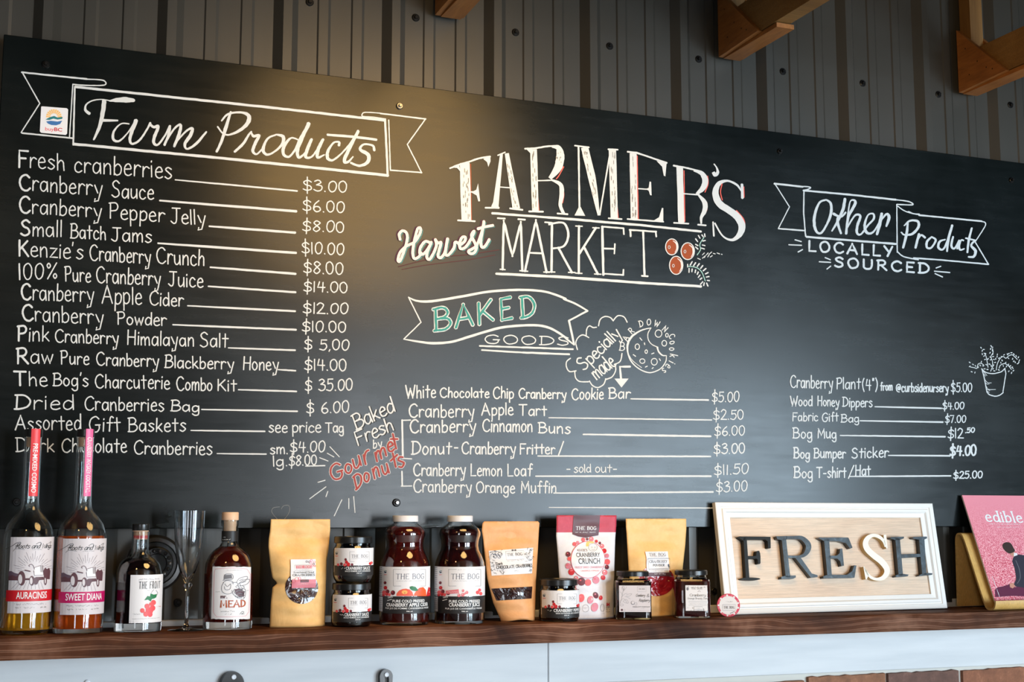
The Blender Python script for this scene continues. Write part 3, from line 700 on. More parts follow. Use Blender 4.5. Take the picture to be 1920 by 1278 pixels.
p.stroke([(130, 320), (95, 430), (60, 540), (25, 615)], [16, 26, 20, 18]); p.stroke([(62, 385), (110, 335), (200, 322), (262, 345), (258, 400), (200, 455), (120, 490), (70, 478), (32, 430)], [12, 16, 16, 28, 30, 22, 14, 12, 12])
p.stroke([(160, 616), (220, 560), (265, 490), (285, 466)], [18, 20, 16, 12]); p.stroke([(282, 470), (300, 500), (342, 496), (315, 550), (295, 610), (325, 635), (370, 590)], [12, 20, 22, 24, 22, 14, 12])
p.stroke([(470, 490), (405, 520), (372, 600), (400, 638), (455, 618), (515, 560), (522, 505), (470, 488)], [12, 16, 24, 18, 14, 20, 26, 12])
p.stroke([(640, 530), (580, 515), (528, 580), (525, 635), (565, 655), (610, 605), (650, 520), (700, 440), (712, 408)], [10, 14, 24, 22, 16, 16, 20, 26, 30])
p.stroke([(712, 410), (665, 510), (630, 600), (640, 660), (690, 620), (735, 525)], [24, 28, 26, 20, 14, 18]); p.stroke([(735, 525), (705, 595), (690, 655), (735, 655), (785, 590), (822, 525)], [22, 26, 22, 14, 14, 18])
p.stroke([(820, 527), (785, 600), (780, 660), (830, 640)], [22, 26, 20, 10]); p.stroke([(940, 568), (940, 545), (900, 550), (858, 610), (855, 665), (895, 680), (960, 630)], [22, 16, 14, 22, 24, 16, 12])
p.stroke([(960, 630), (1030, 550), (1083, 462)], [12, 16, 18]); p.stroke([(1085, 465), (1030, 570), (980, 680), (1005, 695), (1045, 655)], [20, 24, 26, 18, 10]); p.stroke([(855, 490), (1040, 505), (1220, 527)], 18)
p.stroke([(1205, 605), (1192, 570), (1125, 562), (1100, 600), (1160, 640), (1155, 695), (1095, 722), (1030, 700)], [20, 16, 14, 22, 28, 26, 18, 16])
p.build('heading_lettering', bd)

# ---- title: FARMER'S
p = BP(); Z6 = (720, 240, 3.994); Z7 = (1100, 240, 3.994)
def big(p, pts, ws): p.stroke(pts, ws, 'chalk', 'S' if len(pts) > 2 else 'L', 1, .05, cap=False)
def slits(p, x0, y0, x1, y1, half, n_):
    for k in range(n_):
        a = rnd(); off = (rnd()-.5)*half; L_ = .03+.05*rnd()
        p.stroke([(x0+(x1-x0)*a+off, y0+(y1-y0)*a), (x0+(x1-x0)*min(1, a+L_)+off, y0+(y1-y0)*min(1, a+L_))], 2.2+2*rnd(), 'chalk_dim', 'L', 2, 0)
p.ctx(*Z6)
big(p, [(603, 262), (615, 690)], 74); slits(p, 606, 280, 615, 680, 50, 26); p.t('L 552 692 678 698', 13, layer=1); p.t('S 492 302 570 272 640 252 710 228 792 215', 13, layer=1)
p.poly([(500, 296), (560, 278), (572, 330), (545, 300)], layer=1); p.poly([(742, 232), (795, 213), (796, 250), (780, 292), (770, 255)], layer=1)
p.t('L 640 480 695 476', 10, layer=1); p.poly([(703, 415), (718, 548), (705, 550), (692, 505), (652, 482), (690, 462)], layer=1)
p.t('L 648 270 655 690', 6, 'chalk_orange', 0)
big(p, [(878, 195), (832, 595)], [20, 46]); big(p, [(918, 190), (990, 605)], [30, 56]); slits(p, 925, 240, 985, 590, 26, 16); p.t('L 852 205 905 182', 10, layer=1); p.t('L 862 442 945 448', 9, layer=1)
p.t('L 758 597 858 598;L 942 602 1035 613', 13, layer=1); p.poly([(800, 590), (822, 540), (860, 592)], layer=1)
big(p, [(1118, 160), (1132, 622)], 50); slits(p, 1120, 170, 1130, 610, 30, 22); p.t('S 1055 155 1130 152 1220 138 1300 135', 13, layer=1); p.poly([(1058, 152), (1110, 150), (1095, 190)], layer=1)
big(p, [(1255, 140), (1305, 150), (1318, 215), (1300, 300), (1240, 378)], [14, 40, 62, 58, 26]); slits(p, 1315, 180, 1300, 300, 40, 10)
p.t('L 1148 395 1250 392', 10, layer=1); big(p, [(1250, 388), (1320, 425), (1328, 500), (1318, 580), (1345, 645)], [12, 30, 34, 26, 22])
p.t('L 1085 625 1188 627;L 1298 640 1372 646', 13, layer=1); p.stroke([(1345, 290), (1310, 355), (1290, 380)], 7, 'chalk_red', layer=0); p.stroke([(1340, 460), (1346, 500), (1336, 560)], 7, 'chalk_red', layer=0); p.t('L 1148 480 1160 615', 6, 'chalk_red', 0)
p.t('L 1455 140 1462 610', 14, layer=1); p.poly([(1425, 655), (1458, 590), (1470, 590), (1505, 658)], layer=1); p.t('L 1428 132 1532 146', 12, layer=1)
big(p, [(1500, 145), (1560, 400), (1606, 655)], [54, 54, 16]); slits(p, 1508, 170, 1580, 520, 30, 20); big(p, [(1688, 200), (1612, 655)], [11, 11])
big(p, [(1708, 165), (1722, 680)], 54); slits(p, 1710, 180, 1720, 660, 34, 22); p.t('L 1678 160 1748 163;L 1680 676 1778 682', 12, layer=1); p.t('L 1742 560 1752 670', 8, 'chalk_red', 0)
p.ctx(*Z7)
big(p, [(345, 188), (355, 685)], 52); slits(p, 345, 200, 352, 670, 32, 18); p.stroke([(376, 210), (384, 680)], 9, 'chalk_red', 'L', 0)
p.t('L 305 178 372 186 596 262', 13, layer=1); p.poly([(520, 246), (596, 262), (587, 362), (575, 358), (562, 290)], layer=1); p.t('L 385 455 455 459', 9, layer=1)
p.poly([(468, 402), (480, 404), (484, 505), (472, 503), (462, 470), (440, 458), (462, 448)], layer=1); p.t('L 303 682 572 702', 12, layer=1); p.poly([(562, 598), (572, 600), (572, 704), (498, 694), (540, 668)], layer=1)
big(p, [(695, 290), (707, 714)], 48); p.t('S 650 282 740 298 840 322', 13, layer=1); big(p, [(800, 318), (860, 340), (886, 395), (868, 450), (820, 495)], [14, 34, 44, 40, 18])
p.t('L 722 492 840 500', 10, layer=1); big(p, [(835, 500), (882, 560), (880, 620), (856, 670), (856, 718)], [14, 36, 34, 22, 12]); p.t('L 652 710 760 716;L 832 724 890 729', 12, layer=1)
p.stroke([(905, 360), (908, 420), (885, 480)], 7, 'chalk_red', layer=0); p.stroke([(728, 320), (734, 700)], 7, 'chalk_red', 'L', 0); p.stroke([(900, 560), (900, 610), (880, 650)], 6, 'chalk_red', layer=0)
big(p, [(950, 268), (972, 300), (978, 335), (958, 350), (945, 330)], [8, 12, 24, 30, 22])
p.t('L 1160 425 1164 522', 20, layer=1); big(p, [(1158, 475), (1120, 425), (1050, 396), (985, 420), (962, 490), (990, 565), (1060, 615), (1125, 665), (1160, 735), (1140, 800), (1085, 838), (1015, 808), (955, 710)], [10, 16, 16, 34, 48, 52, 50, 52, 52, 40, 20, 12, 12])
p.t('L 944 705 950 808', 12, layer=1); p.stroke([(1120, 618), (1172, 680), (1182, 745), (1150, 815)], 8, 'chalk_red', layer=0); p.stroke([(1010, 420), (998, 480), (1012, 540)], 7, 'chalk_red', layer=2); p.stroke([(1176, 440), (1178, 520)], 6, 'chalk_red', 'L', 0)
p.ctx(0, 0, 1); p.t('L 922.8 399.7 1060 410 1200 422 1314 434', 4.2)
p.build('title_lettering', bd)
p = BP(); p.ctx(*Z6)
for ch, x0, y0, x1, y1, h in (('M', 878, 1058, 1045, 1070, 375), ('A', 1055, 1070, 1222, 1078, 385), ('R', 1235, 1076, 1405, 1080, 365), ('K', 1445, 1085, 1600, 1092, 355)):
    p.text(ch, x0, y0, x1, y1, h, 17, serif=True, wob=.2, mod=.25)
p.t('L 850 675 905 678;L 1005 682 1055 686;L 1205 705 1250 708', 12); p.t('L 1634 738 1642 1098', 18); p.t('L 1630 738 1793 750;L 1645 1090 1792 1100;L 1640 902 1726 904', 12); p.t('L 1793 750 1796 795;L 1728 868 1724 940;L 1792 1060 1790 1100', 12)
p.ctx(*Z7); p.t('L 320 762 520 776', 13); p.t('L 422 770 432 1105', 15); p.t('L 325 762 328 810;L 516 776 520 812;L 412 1106 456 1109', 13)
p.ctx(0, 0, 1); p.t('L 930.3 513 1050 519 1200 530 1314 536.7', 4.8)
p.build('title_lettering', bd)
# ---- Harvest
p = BP(); p.ctx(*Z6)
HV = ['S 118 835 112 795 135 770 165 785 172 830 155 900 130 970 112 1000 102 985 120 930 165 885 225 855 262 800 272 755 252 752 235 800 218 880 212 940 225 978 258 965 275 935',
      'S 345 862 305 850 268 900 268 945 300 938 335 890 352 855;S 350 860 325 920 318 965 335 985 362 950 390 880 382 835;S 382 840 405 862 425 858 410 915 402 960 425 970 455 925 472 830',
      'S 474 830 462 890 458 945 480 950 520 900 530 855 560 870;S 560 880 600 850 605 818 580 822 562 870 572 905 610 890 650 830',
      'S 650 830 672 775 660 785 652 810 672 850 690 895 672 935 642 940 632 920 690 880 735 760 745 700;S 745 705 732 780 722 850 730 892 755 885 785 835;L 702 755 745 742 812 730']
for d in HV: 
    p.ctx(Z6[0]-3.2, Z6[1]-1.2, Z6[2]); p.t(d, 17, 'chalk_purple', 0)
    p.ctx(Z6[0]+3.4, Z6[1]+2.2, Z6[2]); p.t(d, 10, 'hill', 0)
    p.ctx(*Z6); p.t(d, 26, 'chalk_black', 1, .05); p.t(d, 21, 'chalk_pink', 2, .08)
p.ctx(*Z6); p.t('S 108 1038 300 990 480 960 620 948 860 912', 7, 'chalk_maroon'); p.t('S 135 1058 300 1028 480 1005 640 985 830 950', 6, 'chalk_maroon')
p.build('script_lettering', bd)
# ---- cranberry drawing
p = BP(); p.ctx(*Z7)
for x, y, rx, ry in ((635, 890, 47, 60), (755, 922, 50, 63), (668, 1028, 50, 68)):
    p.circ(x, y, rx, ry, 'chalk_orange', 0, 24); p.ring(x, y, rx, ry, 7, 'chalk', 1); p.stroke([(x+rx*.2, y-ry*.75), (x+rx*.72, y-ry*.4), (x+rx*.8, y+ry*.2), (x+rx*.5, y+ry*.7)], [4, 10, 9, 4], 'chalk_pink', layer=1)
    p.ring(x-rx*.45, y+ry*.05, 8, 12, 4, 'chalk', 2, 6)
for d, ticks in (('S 825 950 850 910 845 870 875 820', [(815, 830, 830, 850), (835, 805, 848, 825), (862, 800, 872, 815), (882, 792, 885, 812), (870, 845, 888, 842), (865, 875, 885, 880), (858, 898, 880, 905), (815, 870, 832, 880), (815, 890, 832, 905)]),
                 ('S 760 1035 820 1045 860 1080 885 1145', [(775, 1025, 790, 1000), (800, 1030, 815, 1008), (828, 1036, 842, 1015), (852, 1050, 868, 1030), (872, 1068, 892, 1052), (888, 1092, 908, 1082), (895, 1115, 915, 1112), (902, 1140, 918, 1142), (765, 1050, 765, 1080), (790, 1055, 788, 1075), (815, 1062, 812, 1082), (835, 1078, 828, 1095), (848, 1100, 835, 1118), (862, 1122, 848, 1132), (868, 1150, 852, 1170), (880, 1158, 876, 1178), (897, 1160, 907, 1182), (755, 1020, 755, 1040)])):
    p.t(d, 7, 'chalk_sage', 1)
    for a in ticks: p.stroke([a[:2], a[2:]], 9, kind='L', jit=.2)
for a in ((830, 975, 850, 984), (865, 950, 880, 935), (880, 970, 888, 955), (895, 950, 908, 935), (905, 965, 915, 950), (915, 945, 935, 928), (925, 965, 940, 955), (948, 938, 962, 942), (975, 935, 995, 942), (1008, 944, 1014, 946), (866, 975, 880, 962)): p.stroke([a[:2], a[2:]], 6, kind='L')
p.build('berry_drawing', bd)
# ---- Baked goods banner
p = BP(); ZB = (740, 520, 5.809); ZC = (1040, 560, 7.9875); ZC1 = (1030, 560, 5.809)
def cv(ctx, pts): return [(ctx[0]+a/ctx[2], ctx[1]+b_/ctx[2]) for a, b_ in pts]
p.stroke(cv(ZB, [(150, 215), (230, 252), (350, 262), (520, 242), (750, 203), (1000, 158), (1250, 138), (1450, 137), (1620, 152), (1750, 188), (1859, 232)])+cv(ZC, [(140, 5), (310, 75), (490, 180)]), [2, 3.5, 4.6, 4.6, 4.6, 4.4, 4.4, 4.2, 4, 4, 4, 3.8, 3.4, 3], jit=.06)
p.stroke(cv(ZB, [(100, 672), (250, 697), (420, 716), (620, 700), (800, 648), (1000, 587), (1180, 542), (1400, 522), (1560, 522), (1680, 548), (1780, 600), (1859, 655)])+cv(ZC, [(180, 605), (290, 690)]), [2, 3.8, 4.6, 4.4, 4.6, 4.6, 4.6, 4.4, 4.4, 4.2, 4, 3.8, 3.4, 2.4], jit=.06)
p.ctx(*ZC); p.t('L 490 180 212 328', 26); p.t('L 212 328 290 685', 30)
p.ctx(*ZB); p.t('L 150 215 286 488 98 672', 13); p.t('L 925 745 1400 762', 18); p.t('L 948 790 1400 818', 18)
p.ctx(0, 0, 1); p.t('L 980 651 1074 654.5', 3.4); p.t('L 980 660.6 1067 664', 3.6)
p.build('banner', bd)
p = BP(); p.ctx(*ZB)
for ch, x0, y0, x1, y1, h in (('B', 430, 580, 612, 560, 238), ('A', 665, 545, 855, 515, 238), ('K', 908, 515, 1070, 462, 232), ('E', 1150, 468, 1275, 442, 232), ('D', 1375, 440, 1530, 420, 225)):
    p.text(ch, x0, y0, x1, y1, h, 42, 'chalk', 0, wob=0, jit=.05, slant=-.05); random.seed(5)
    p.text(ch, x0, y0, x1, y1, h, 22, 'chalk_teal', 1, wob=0, jit=.3, slant=-.05)
p.text('GOODS', 975, 716, 1900, 740, 92, 12, wob=.4, gap=14)
p.build('heading_lettering', bd)
# ---- cloud, arrow and cookie
p = BP(); p.ctx(*ZC)
for d in ('S 340 760 315 660 350 580 420 540 510 580', 'S 470 550 480 450 520 405 575 430 625 425', 'S 655 405 680 310 750 265 830 280 875 330', 'S 875 330 920 270 970 250 1040 275 1083 350', 'S 235 890 178 940 175 1020 220 1088 318 1078'): p.t(d, 17)
p.ctx(*ZC1)
for d in ('S 275 790 285 860 330 900 425 903', 'S 435 895 470 945 530 965 590 930 612 870', 'S 612 878 680 850 720 780 712 710', 'S 705 715 770 680 790 595'): p.t(d, 13)
p.build('cloud_drawing', bd)
p = BP(); p.ctx(*ZC)
p.text('Specially', 440, 1075, 1000, 545, 190, 20, perp=True, gap=6); p.text('made', 625, 1215, 925, 985, 220, 20, perp=True, gap=6)
p.build('script_lettering', bd)
p = BP(); p.ctx(*ZC1); p.stroke([(878, 738), (768, 740), (780, 880)], 22, kind='L', jit=.05); p.poly([(708, 868), (862, 868), (785, 966)]); p.build('arrow_drawing', bd)
p = BP(); p.ctx(*ZC)
p.stroke([(1440, 435), (1300, 470), (1170, 550), (1100, 650), (1090, 780), (1140, 930), (1250, 1040), (1380, 1100), (1480, 1095), (1590, 1040), (1660, 940), (1670, 850)], [12, 20, 30, 34, 24, 20, 18, 18, 16, 16, 16, 12])
p.t('S 1110 840 1170 930 1300 1030', 9); p.t('S 1440 435 1395 520 1400 610 1450 680 1545 725', 13); p.stroke([(1535, 725), (1555, 790), (1610, 845), (1670, 850)], [24, 24, 20, 12])
for x, y, rx, ry in ((1235, 717, 32, 42), (1368, 790, 18, 26), (1310, 932, 38, 34), (1488, 942, 45, 50), (1552, 520, 50, 55), (1678, 545, 20, 28), (1640, 665, 35, 42)): p.ring(x, y, rx, ry, 13)
for a in ((1275, 585, 1305, 620), (1342, 660, 1348, 685), (1450, 825, 1485, 810), (1175, 835, 1210, 860), (1565, 895, 1582, 925), (1355, 1022, 1385, 1008), (1455, 1045, 1475, 1030)): p.stroke([a[:2], a[2:]], 14, kind='L')
for ch, x, y in (('A', 1062, 590), ('R', 1145, 480), ('D', 1290, 372), ('O', 1410, 348), ('W', 1530, 372), ('N', 1652, 450), ('C', 1755, 560), ('o', 1755, 655), ('o', 1750, 752), ('k', 1760, 850), ('i', 1742, 945), ('e', 1695, 1005), ('s', 1635, 1072)):
    a = math.atan2(y-770, x-1385); ux, uy = -sin(a), cos(a); adv = G[ch][0]; h = 88
    hh = 1 if ch.isupper() else 1.3; wd_ = adv*h/100*hh*(1.1 if ch.isupper() else 1)
    hc = h*.5 if ch.isupper() else h*.4
    bx_, by_ = x-cos(a)*hc-ux*wd_/2, y-sin(a)*hc-uy*wd_/2
    p.text(ch, bx_, by_, bx_+ux*wd_, by_+uy*wd_, h*hh, 13, perp=True, wob=.3)
p.text('B', 966, 768, 1040, 778, 118, 13, perp=True, wob=.3)
p.build('cookie_drawing', bd)
# ---- Other Products, locally sourced
p = BP(); p.ctx(1440, 300, 3.994)
p.t('L 48 177 260 200', 14); p.t('S 250 198 300 200 318 208 300 218 262 228', 9); p.t('L 50 177 160 350 76 513', 8); p.t('L 78 513 270 528', 11); p.t('L 268 228 266 400 280 570', 10)
p.t('L 265 228 600 258 955 297', 14); p.t('S 955 297 1050 310 1085 330 1060 336 965 332', 9); p.t('L 290 575 600 600 955 628', 15); p.t('L 963 332 966 690', 9); p.t('S 280 555 282 572 290 577', 10)
p.t('S 970 345 1020 380 1080 400 1132 405', 8); p.t('S 1050 385 1090 402 1130 408', 8); p.t('L 1130 412 1600 458', 12); p.t('S 1600 460 1625 468 1622 500 1550 612', 8); p.t('L 1552 615 1650 780', 9)
p.t('L 1650 780 1300 748 1090 733', 11); p.t('S 968 685 1010 720 1080 738 1125 746', 9)
p.build('banner', bd)
p = BP(); p.ctx(1440, 300, 3.994)
for pts, ws in (([(435, 298), (385, 318), (352, 400), (345, 480), (365, 538), (398, 545), (440, 480), (470, 400), (468, 325), (435, 298)], [12, 16, 20, 22, 18, 16, 16, 20, 18, 12]),
    ([(575, 292), (560, 370), (520, 460), (478, 530)], [22, 22, 18, 12]), ([(490, 402), (545, 425), (580, 392)], [20, 14, 14]), ([(525, 420), (520, 470), (545, 548)], [18, 20, 16]), ([(585, 550), (600, 430), (650, 330), (645, 302), (615, 310), (598, 400), (582, 550)], [16, 18, 22, 16, 10, 12, 16]),
    ([(595, 500), (650, 415), (690, 420), (668, 490), (665, 545), (695, 555), (745, 490), (790, 440), (785, 402), (745, 415), (722, 490), (740, 545), (785, 540), (830, 470)], [12, 14, 18, 20, 18, 14, 14, 16, 14, 12, 20, 20, 14, 12]), ([(850, 402), (835, 480), (815, 555)], [20, 24, 18]), ([(838, 460), (885, 405), (905, 430), (885, 495)], [12, 16, 24, 14]),
    ([(1045, 470), (1035, 560), (1010, 655)], [14, 20, 18]), ([(1020, 490), (1060, 455), (1118, 458), (1125, 500), (1080, 552), (1020, 560), (998, 542)], [10, 14, 18, 20, 18, 12, 12]), ([(1130, 555), (1118, 600), (1104, 655)], 18), ([(1116, 605), (1145, 562), (1175, 580)], [10, 14, 16]),
    ([(1225, 575), (1190, 610), (1190, 655), (1222, 655), (1255, 600), (1225, 575)], [12, 18, 16, 14, 16, 12]), ([(1325, 595), (1285, 610), (1275, 655), (1310, 668), (1345, 600), (1378, 490)], [10, 16, 18, 14, 16, 18]), ([(1378, 492), (1350, 590), (1340, 682)], [16, 20, 14]),
    ([(1385, 575), (1372, 640), (1395, 662), (1430, 602)], [14, 18, 14, 12]), ([(1430, 602), (1416, 662)], [14, 14]), ([(1462, 602), (1445, 600), (1430, 640), (1438, 672), (1468, 664)], [12, 12, 16, 14, 10]), ([(1525, 510), (1502, 600), (1492, 690)], [14, 18, 14]), ([(1480, 585), (1555, 602)], 12), ([(1545, 605), (1520, 640), (1552, 680), (1540, 722), (1500, 725)], [14, 16, 22, 18, 12])):
    p.stroke(pts, ws, kind='S' if len(pts) > 2 else 'L')
p.build('heading_lettering', bd)
p = BP(); p.ctx(1440, 300, 3.994)
p.text('LOCALLY', 303, 680, 930, 722, 76, 15, wob=.3, gap=26); p.text('SOURCED', 500, 798, 1205, 848, 72, 15, wob=.3, gap=26)
for a in ((155, 634, 250, 638), (202, 597, 248, 610), (225, 688, 257, 670), (383, 761, 467, 766), (427, 730, 465, 746), (440, 816, 468, 794), (1245, 832, 1360, 842), (1258, 808, 1292, 795), (1250, 850, 1305, 875)): p.stroke([a[:2], a[2:]], 9, kind='L')
p.build('heading_lettering', bd)
# ---- Baked fresh by ... corner
p = BP(); p.ctx(560, 730, 5.325)
for dx, c, l_, w in ((13, 'chalk_black', 0, 14), (0, 'chalk', 1, 15)):
    random.seed(9); p.text('Baked', 572+dx, 402+dx*.2, 962+dx, 212+dx*.2, 150, w, c, l_, perp=True, slant=.12, gap=6)
    random.seed(9); p.text('Fresh', 588+dx, 560+dx*.2, 950+dx, 398+dx*.2, 140, w, c, l_, perp=True, slant=.12, gap=6)
p.text('by', 742, 590, 828, 570, 82, 11)
p.build('script_lettering', bd)
p = BP(); p.ctx(560, 730, 5.325)
for w, c, l_ in ((31, 'chalk', 0), (19, 'chalk_brick', 1)):
    for txt, hs in (('Gourmet', [(330, 912, 455, 872, 155), (470, 848, 540, 818, 150), (552, 800, 628, 752, 165), (662, 755, 712, 690, 160), (775, 722, 880, 655, 150), (895, 628, 955, 605, 150), (935, 590, 1005, 590, 165)]), ('Donuts', [(570, 1000, 640, 940, 130), (660, 935, 712, 900, 140), (752, 892, 812, 862, 165), (842, 855, 905, 828, 155), (935, 805, 1000, 745, 155), (1000, 785, 1060, 758, 165)])):
        for ch, (x0, y0, x1, y1, h) in zip(txt, hs):
            p.text(ch, x0, y0, x1, y1, h, w, c, l_, wob=0, jit=.06, up=(-.22, -.97))
p.build('outline_lettering', bd)
for a in ((310, 570, 405, 672), (285, 636, 350, 672), (208, 680, 292, 713), (192, 926, 263, 905), (110, 1090, 272, 970), (290, 1016, 272, 1068), (355, 1260, 430, 1100), (500, 1088, 500, 1190), (548, 1068, 562, 1228)): p = BP(); p.ctx(560, 730, 5.325); p.stroke([a[:2], a[2:]], 9, kind='L'); p.build('ray_stroke', bd)
p = BP(); p.ctx(480, 930, 4.5625); p.t('S 187 200 150 160 133 125 150 98 200 90;S 215 108 235 82 275 78 288 105 275 150 240 198', 5, 'chalk_dim'); p.build('heart_drawing', bd)
# ---- plant in a pot
p = BP(); p.ctx(1780, 620, 9.129)
p.t('L 555 650 600 830 640 1050', 17); p.t('S 640 1040 680 1090 780 1118 860 1100 918 1055', 18); p.t('L 915 1040 945 850 965 730 945 645', 16); p.t('S 550 650 620 710 740 732 850 712 900 690 950 640', 17)
p.t('L 575 690 640 765;L 590 740 615 775;S 600 830 650 885 715 890;S 615 890 640 910 680 908;S 625 940 670 1000 790 1003;L 635 1000 690 1018;L 640 1030 680 1052', 9)
for d in ('S 660 625 640 500 620 420 590 380', 'S 740 600 735 520 710 440 745 370 735 300', 'S 705 690 730 630 760 580', 'S 800 670 820 560 870 470 920 440 965 470 1010 430 1070 410 1110 440 1160 490', 'S 850 640 870 590 940 560 1000 590 1060 660', 'S 590 590 540 555 490 570 470 640 420 630 360 620'): p.t(d, 12)
random.seed(21)
for (x, y) in ((540, 290), (560, 340), (585, 320), (560, 395), (590, 430), (615, 390), (715, 260), (735, 280), (705, 310), (735, 335), (695, 375), (740, 400), (700, 450), (745, 440), (760, 490), (705, 495), (685, 570), (715, 600), (780, 540), (790, 480), (815, 440), (820, 405), (850, 465), (610, 490), (660, 480), (630, 580), (545, 530), (345, 540), (345, 610), (400, 575), (445, 600), (490, 620), (380, 700), (435, 715), (525, 590), (575, 600), (600, 650), (650, 660), (770, 685), (745, 650), (845, 670), (895, 440), (935, 410), (990, 400), (1015, 390), (1060, 375), (1100, 400), (1140, 430), (1180, 450), (1195, 505), (1185, 540), (1170, 560), (1125, 535), (1100, 520), (1080, 480), (1010, 470), (900, 505), (880, 545), (920, 600), (975, 610), (1010, 575), (1040, 600), (1070, 620), (1095, 680), (1060, 720), (1015, 690), (960, 545), (1085, 640)):
    a = rnd()*6.28; p.stroke([(x-10*cos(a), y-10*sin(a)), (x+10*cos(a), y+10*sin(a))], 15, kind='L', jit=.3)
p.build('plant_drawing', bd)
# small sticker with a sunrise mark
p = Print(board_plane, .0012, .00012, 1e-6); p.ctx(0, 50, 3.994)
p.poly([(308, 600), (318, 598), (500, 612), (510, 622), (502, 802), (492, 812), (308, 796), (298, 785)], 'paper', 3)
cx_, cy_, R_ = 403, 678, 65
for k in range(11):
    a = pi*(1.02+.96*k/10); p.stroke([(cx_+R_*.42*cos(a), cy_+R_*.42*sin(a)), (cx_+R_*.9*cos(a), cy_+R_*.9*sin(a))], [6, 12], 'sun', 'L', 5, 0, cap=False)
p.poly([(340, 698), (370, 680), (405, 670), (430, 682), (468, 676), (466, 692), (430, 697), (400, 690), (370, 700)], 'hill', 5)
p.poly([(345, 712), (380, 706), (430, 712), (466, 705), (450, 730), (420, 740), (385, 738), (360, 728)], 'sea', 5)
p.type('buy', 337, 778, 403, 783, 26, 'ink_coral', 5, 0); p.type('BC', 405, 782, 464, 787, 26, 'ink_red', 5, .02)
tag(p.build('sticker', bd), 'small square white sticker with a sunrise emblem')

# ================================================================== FITTINGS ON THE WALL AND THE TRIM
def thing(name, label, cat, group=None, loc=(0, 0, 0)):
    o = bpy.data.objects.new(name, None); COL.objects.link(o); o.empty_display_size = .02
    return tag(o, label, cat, group)
t_ = thing('round_wall_fitting', 'round black fitting on the metal wall behind the dark liqueur bottle', 'fitting')
c = at(288, 1055, 2.60)
b = MB(); b.disc_y((c.x, YW-.019, c.z), [(.052, 0), (.052, .014), (.047, .020), (.040, .021), (.038, .016), (.030, .016)], 40); b.build('base_plate', 'cap_black', t_, autos=30)
b = MB(); b.disc_y((c.x, YW-.034, c.z), [(.031, 0), (.031, .016), (.028, .022), (.019, .022), (.017, .018)], 32); b.build('dial', 'cap_black', t_, autos=30)
for k in range(14):
    a = 2*pi*k/14; b = MB(); b.disc_y((c.x+.0235*cos(a), YW-.056, c.z+.0235*sin(a)), [(.0036, 0), (.0036, .003), (.0018, .0045)], 8); b.build('stud', 'screw_steel' if k % 3 == 0 else 'cap_black', t_)

def hook(px, py, w, hgt, loop, label):
    t_ = thing('wall_hook', label, 'hook', 'black hooks screwed to the white trim')
    P = at(px, py, YT); pl = Plane((P.x, YT, P.z), (1, 0, 0), (0, 0, 1))
    n_ = 24; out = [(w/2*cos(pi*k/n_), (w*.55)*sin(pi*k/n_)-w*.55) for k in range(n_+1)]+[(-w/2*.85, -hgt), (w/2*.85, -hgt)]
    b = MB(); yf, yb_ = YT-.013, YT-.0002
    if loop:
        inn = [(x*.42, z*.60-w*.42 if k <= n_ else -hgt*.85) for k, (x, z) in enumerate(out)]
        V = []; N = len(out)
        for y in (yf, yb_): V += [(P.x+x, y, P.z+z) for x, z in out]+[(P.x+x, y, P.z+z) for x, z in inn]
        F = []
        for k in range(N):
            j = (k+1) % N; F += [(k, j, N+j, N+k), (2*N+k, 3*N+k, 3*N+j, 2*N+j), (k, 2*N+k, 2*N+j, j), (N+k, N+j, 3*N+j, 3*N+k)]
        b.add(V, F)
    else:
        N = len(out); V = [(P.x+x*q, y, P.z+z*q-(1-q)*.002) for y, q in ((yb_, 1), (yf+.003, 1), (yf, .88)) for x, z in out]
        F = [tuple(2*N+k for k in range(N)), tuple(range(N))[::-1]]
        for r_ in (0, 1):
            for k in range(N):
                j = (k+1) % N; F.append((r_*N+k, r_*N+j, r_*N+N+j, r_*N+N+k))
        b.add(V, F)
    b.build('plate', 'cap_black', t_, autos=40)
    b = MB(); b.disc_y((P.x+(.002 if not loop else 0), yf-.0002, P.z-.010), [(.0046, 0), (.0046, .0015), (.0034, .0025), (.0014, .0022)], 18); b.build('screw', 'cap_white', t_, autos=30)
hook(434, 1257, .046, .06, False, 'wide black hook plate with white screw on the trim below the amber mead bottle')
hook(721, 1253, .026, .06, True, 'narrow black loop hook with white screw on the trim below the apple cider bottle')
P = at(164, 1279, YT); b = MB(); b.disc_y((P.x, YT-.0003, P.z), [(.005, 0), (.005, .003), (.003, .004)], 14)
tag(b.build('trim_screw', 'cap_white', autos=30), 'small white screw in the trim below the pink-tagged bottle', 'screw')

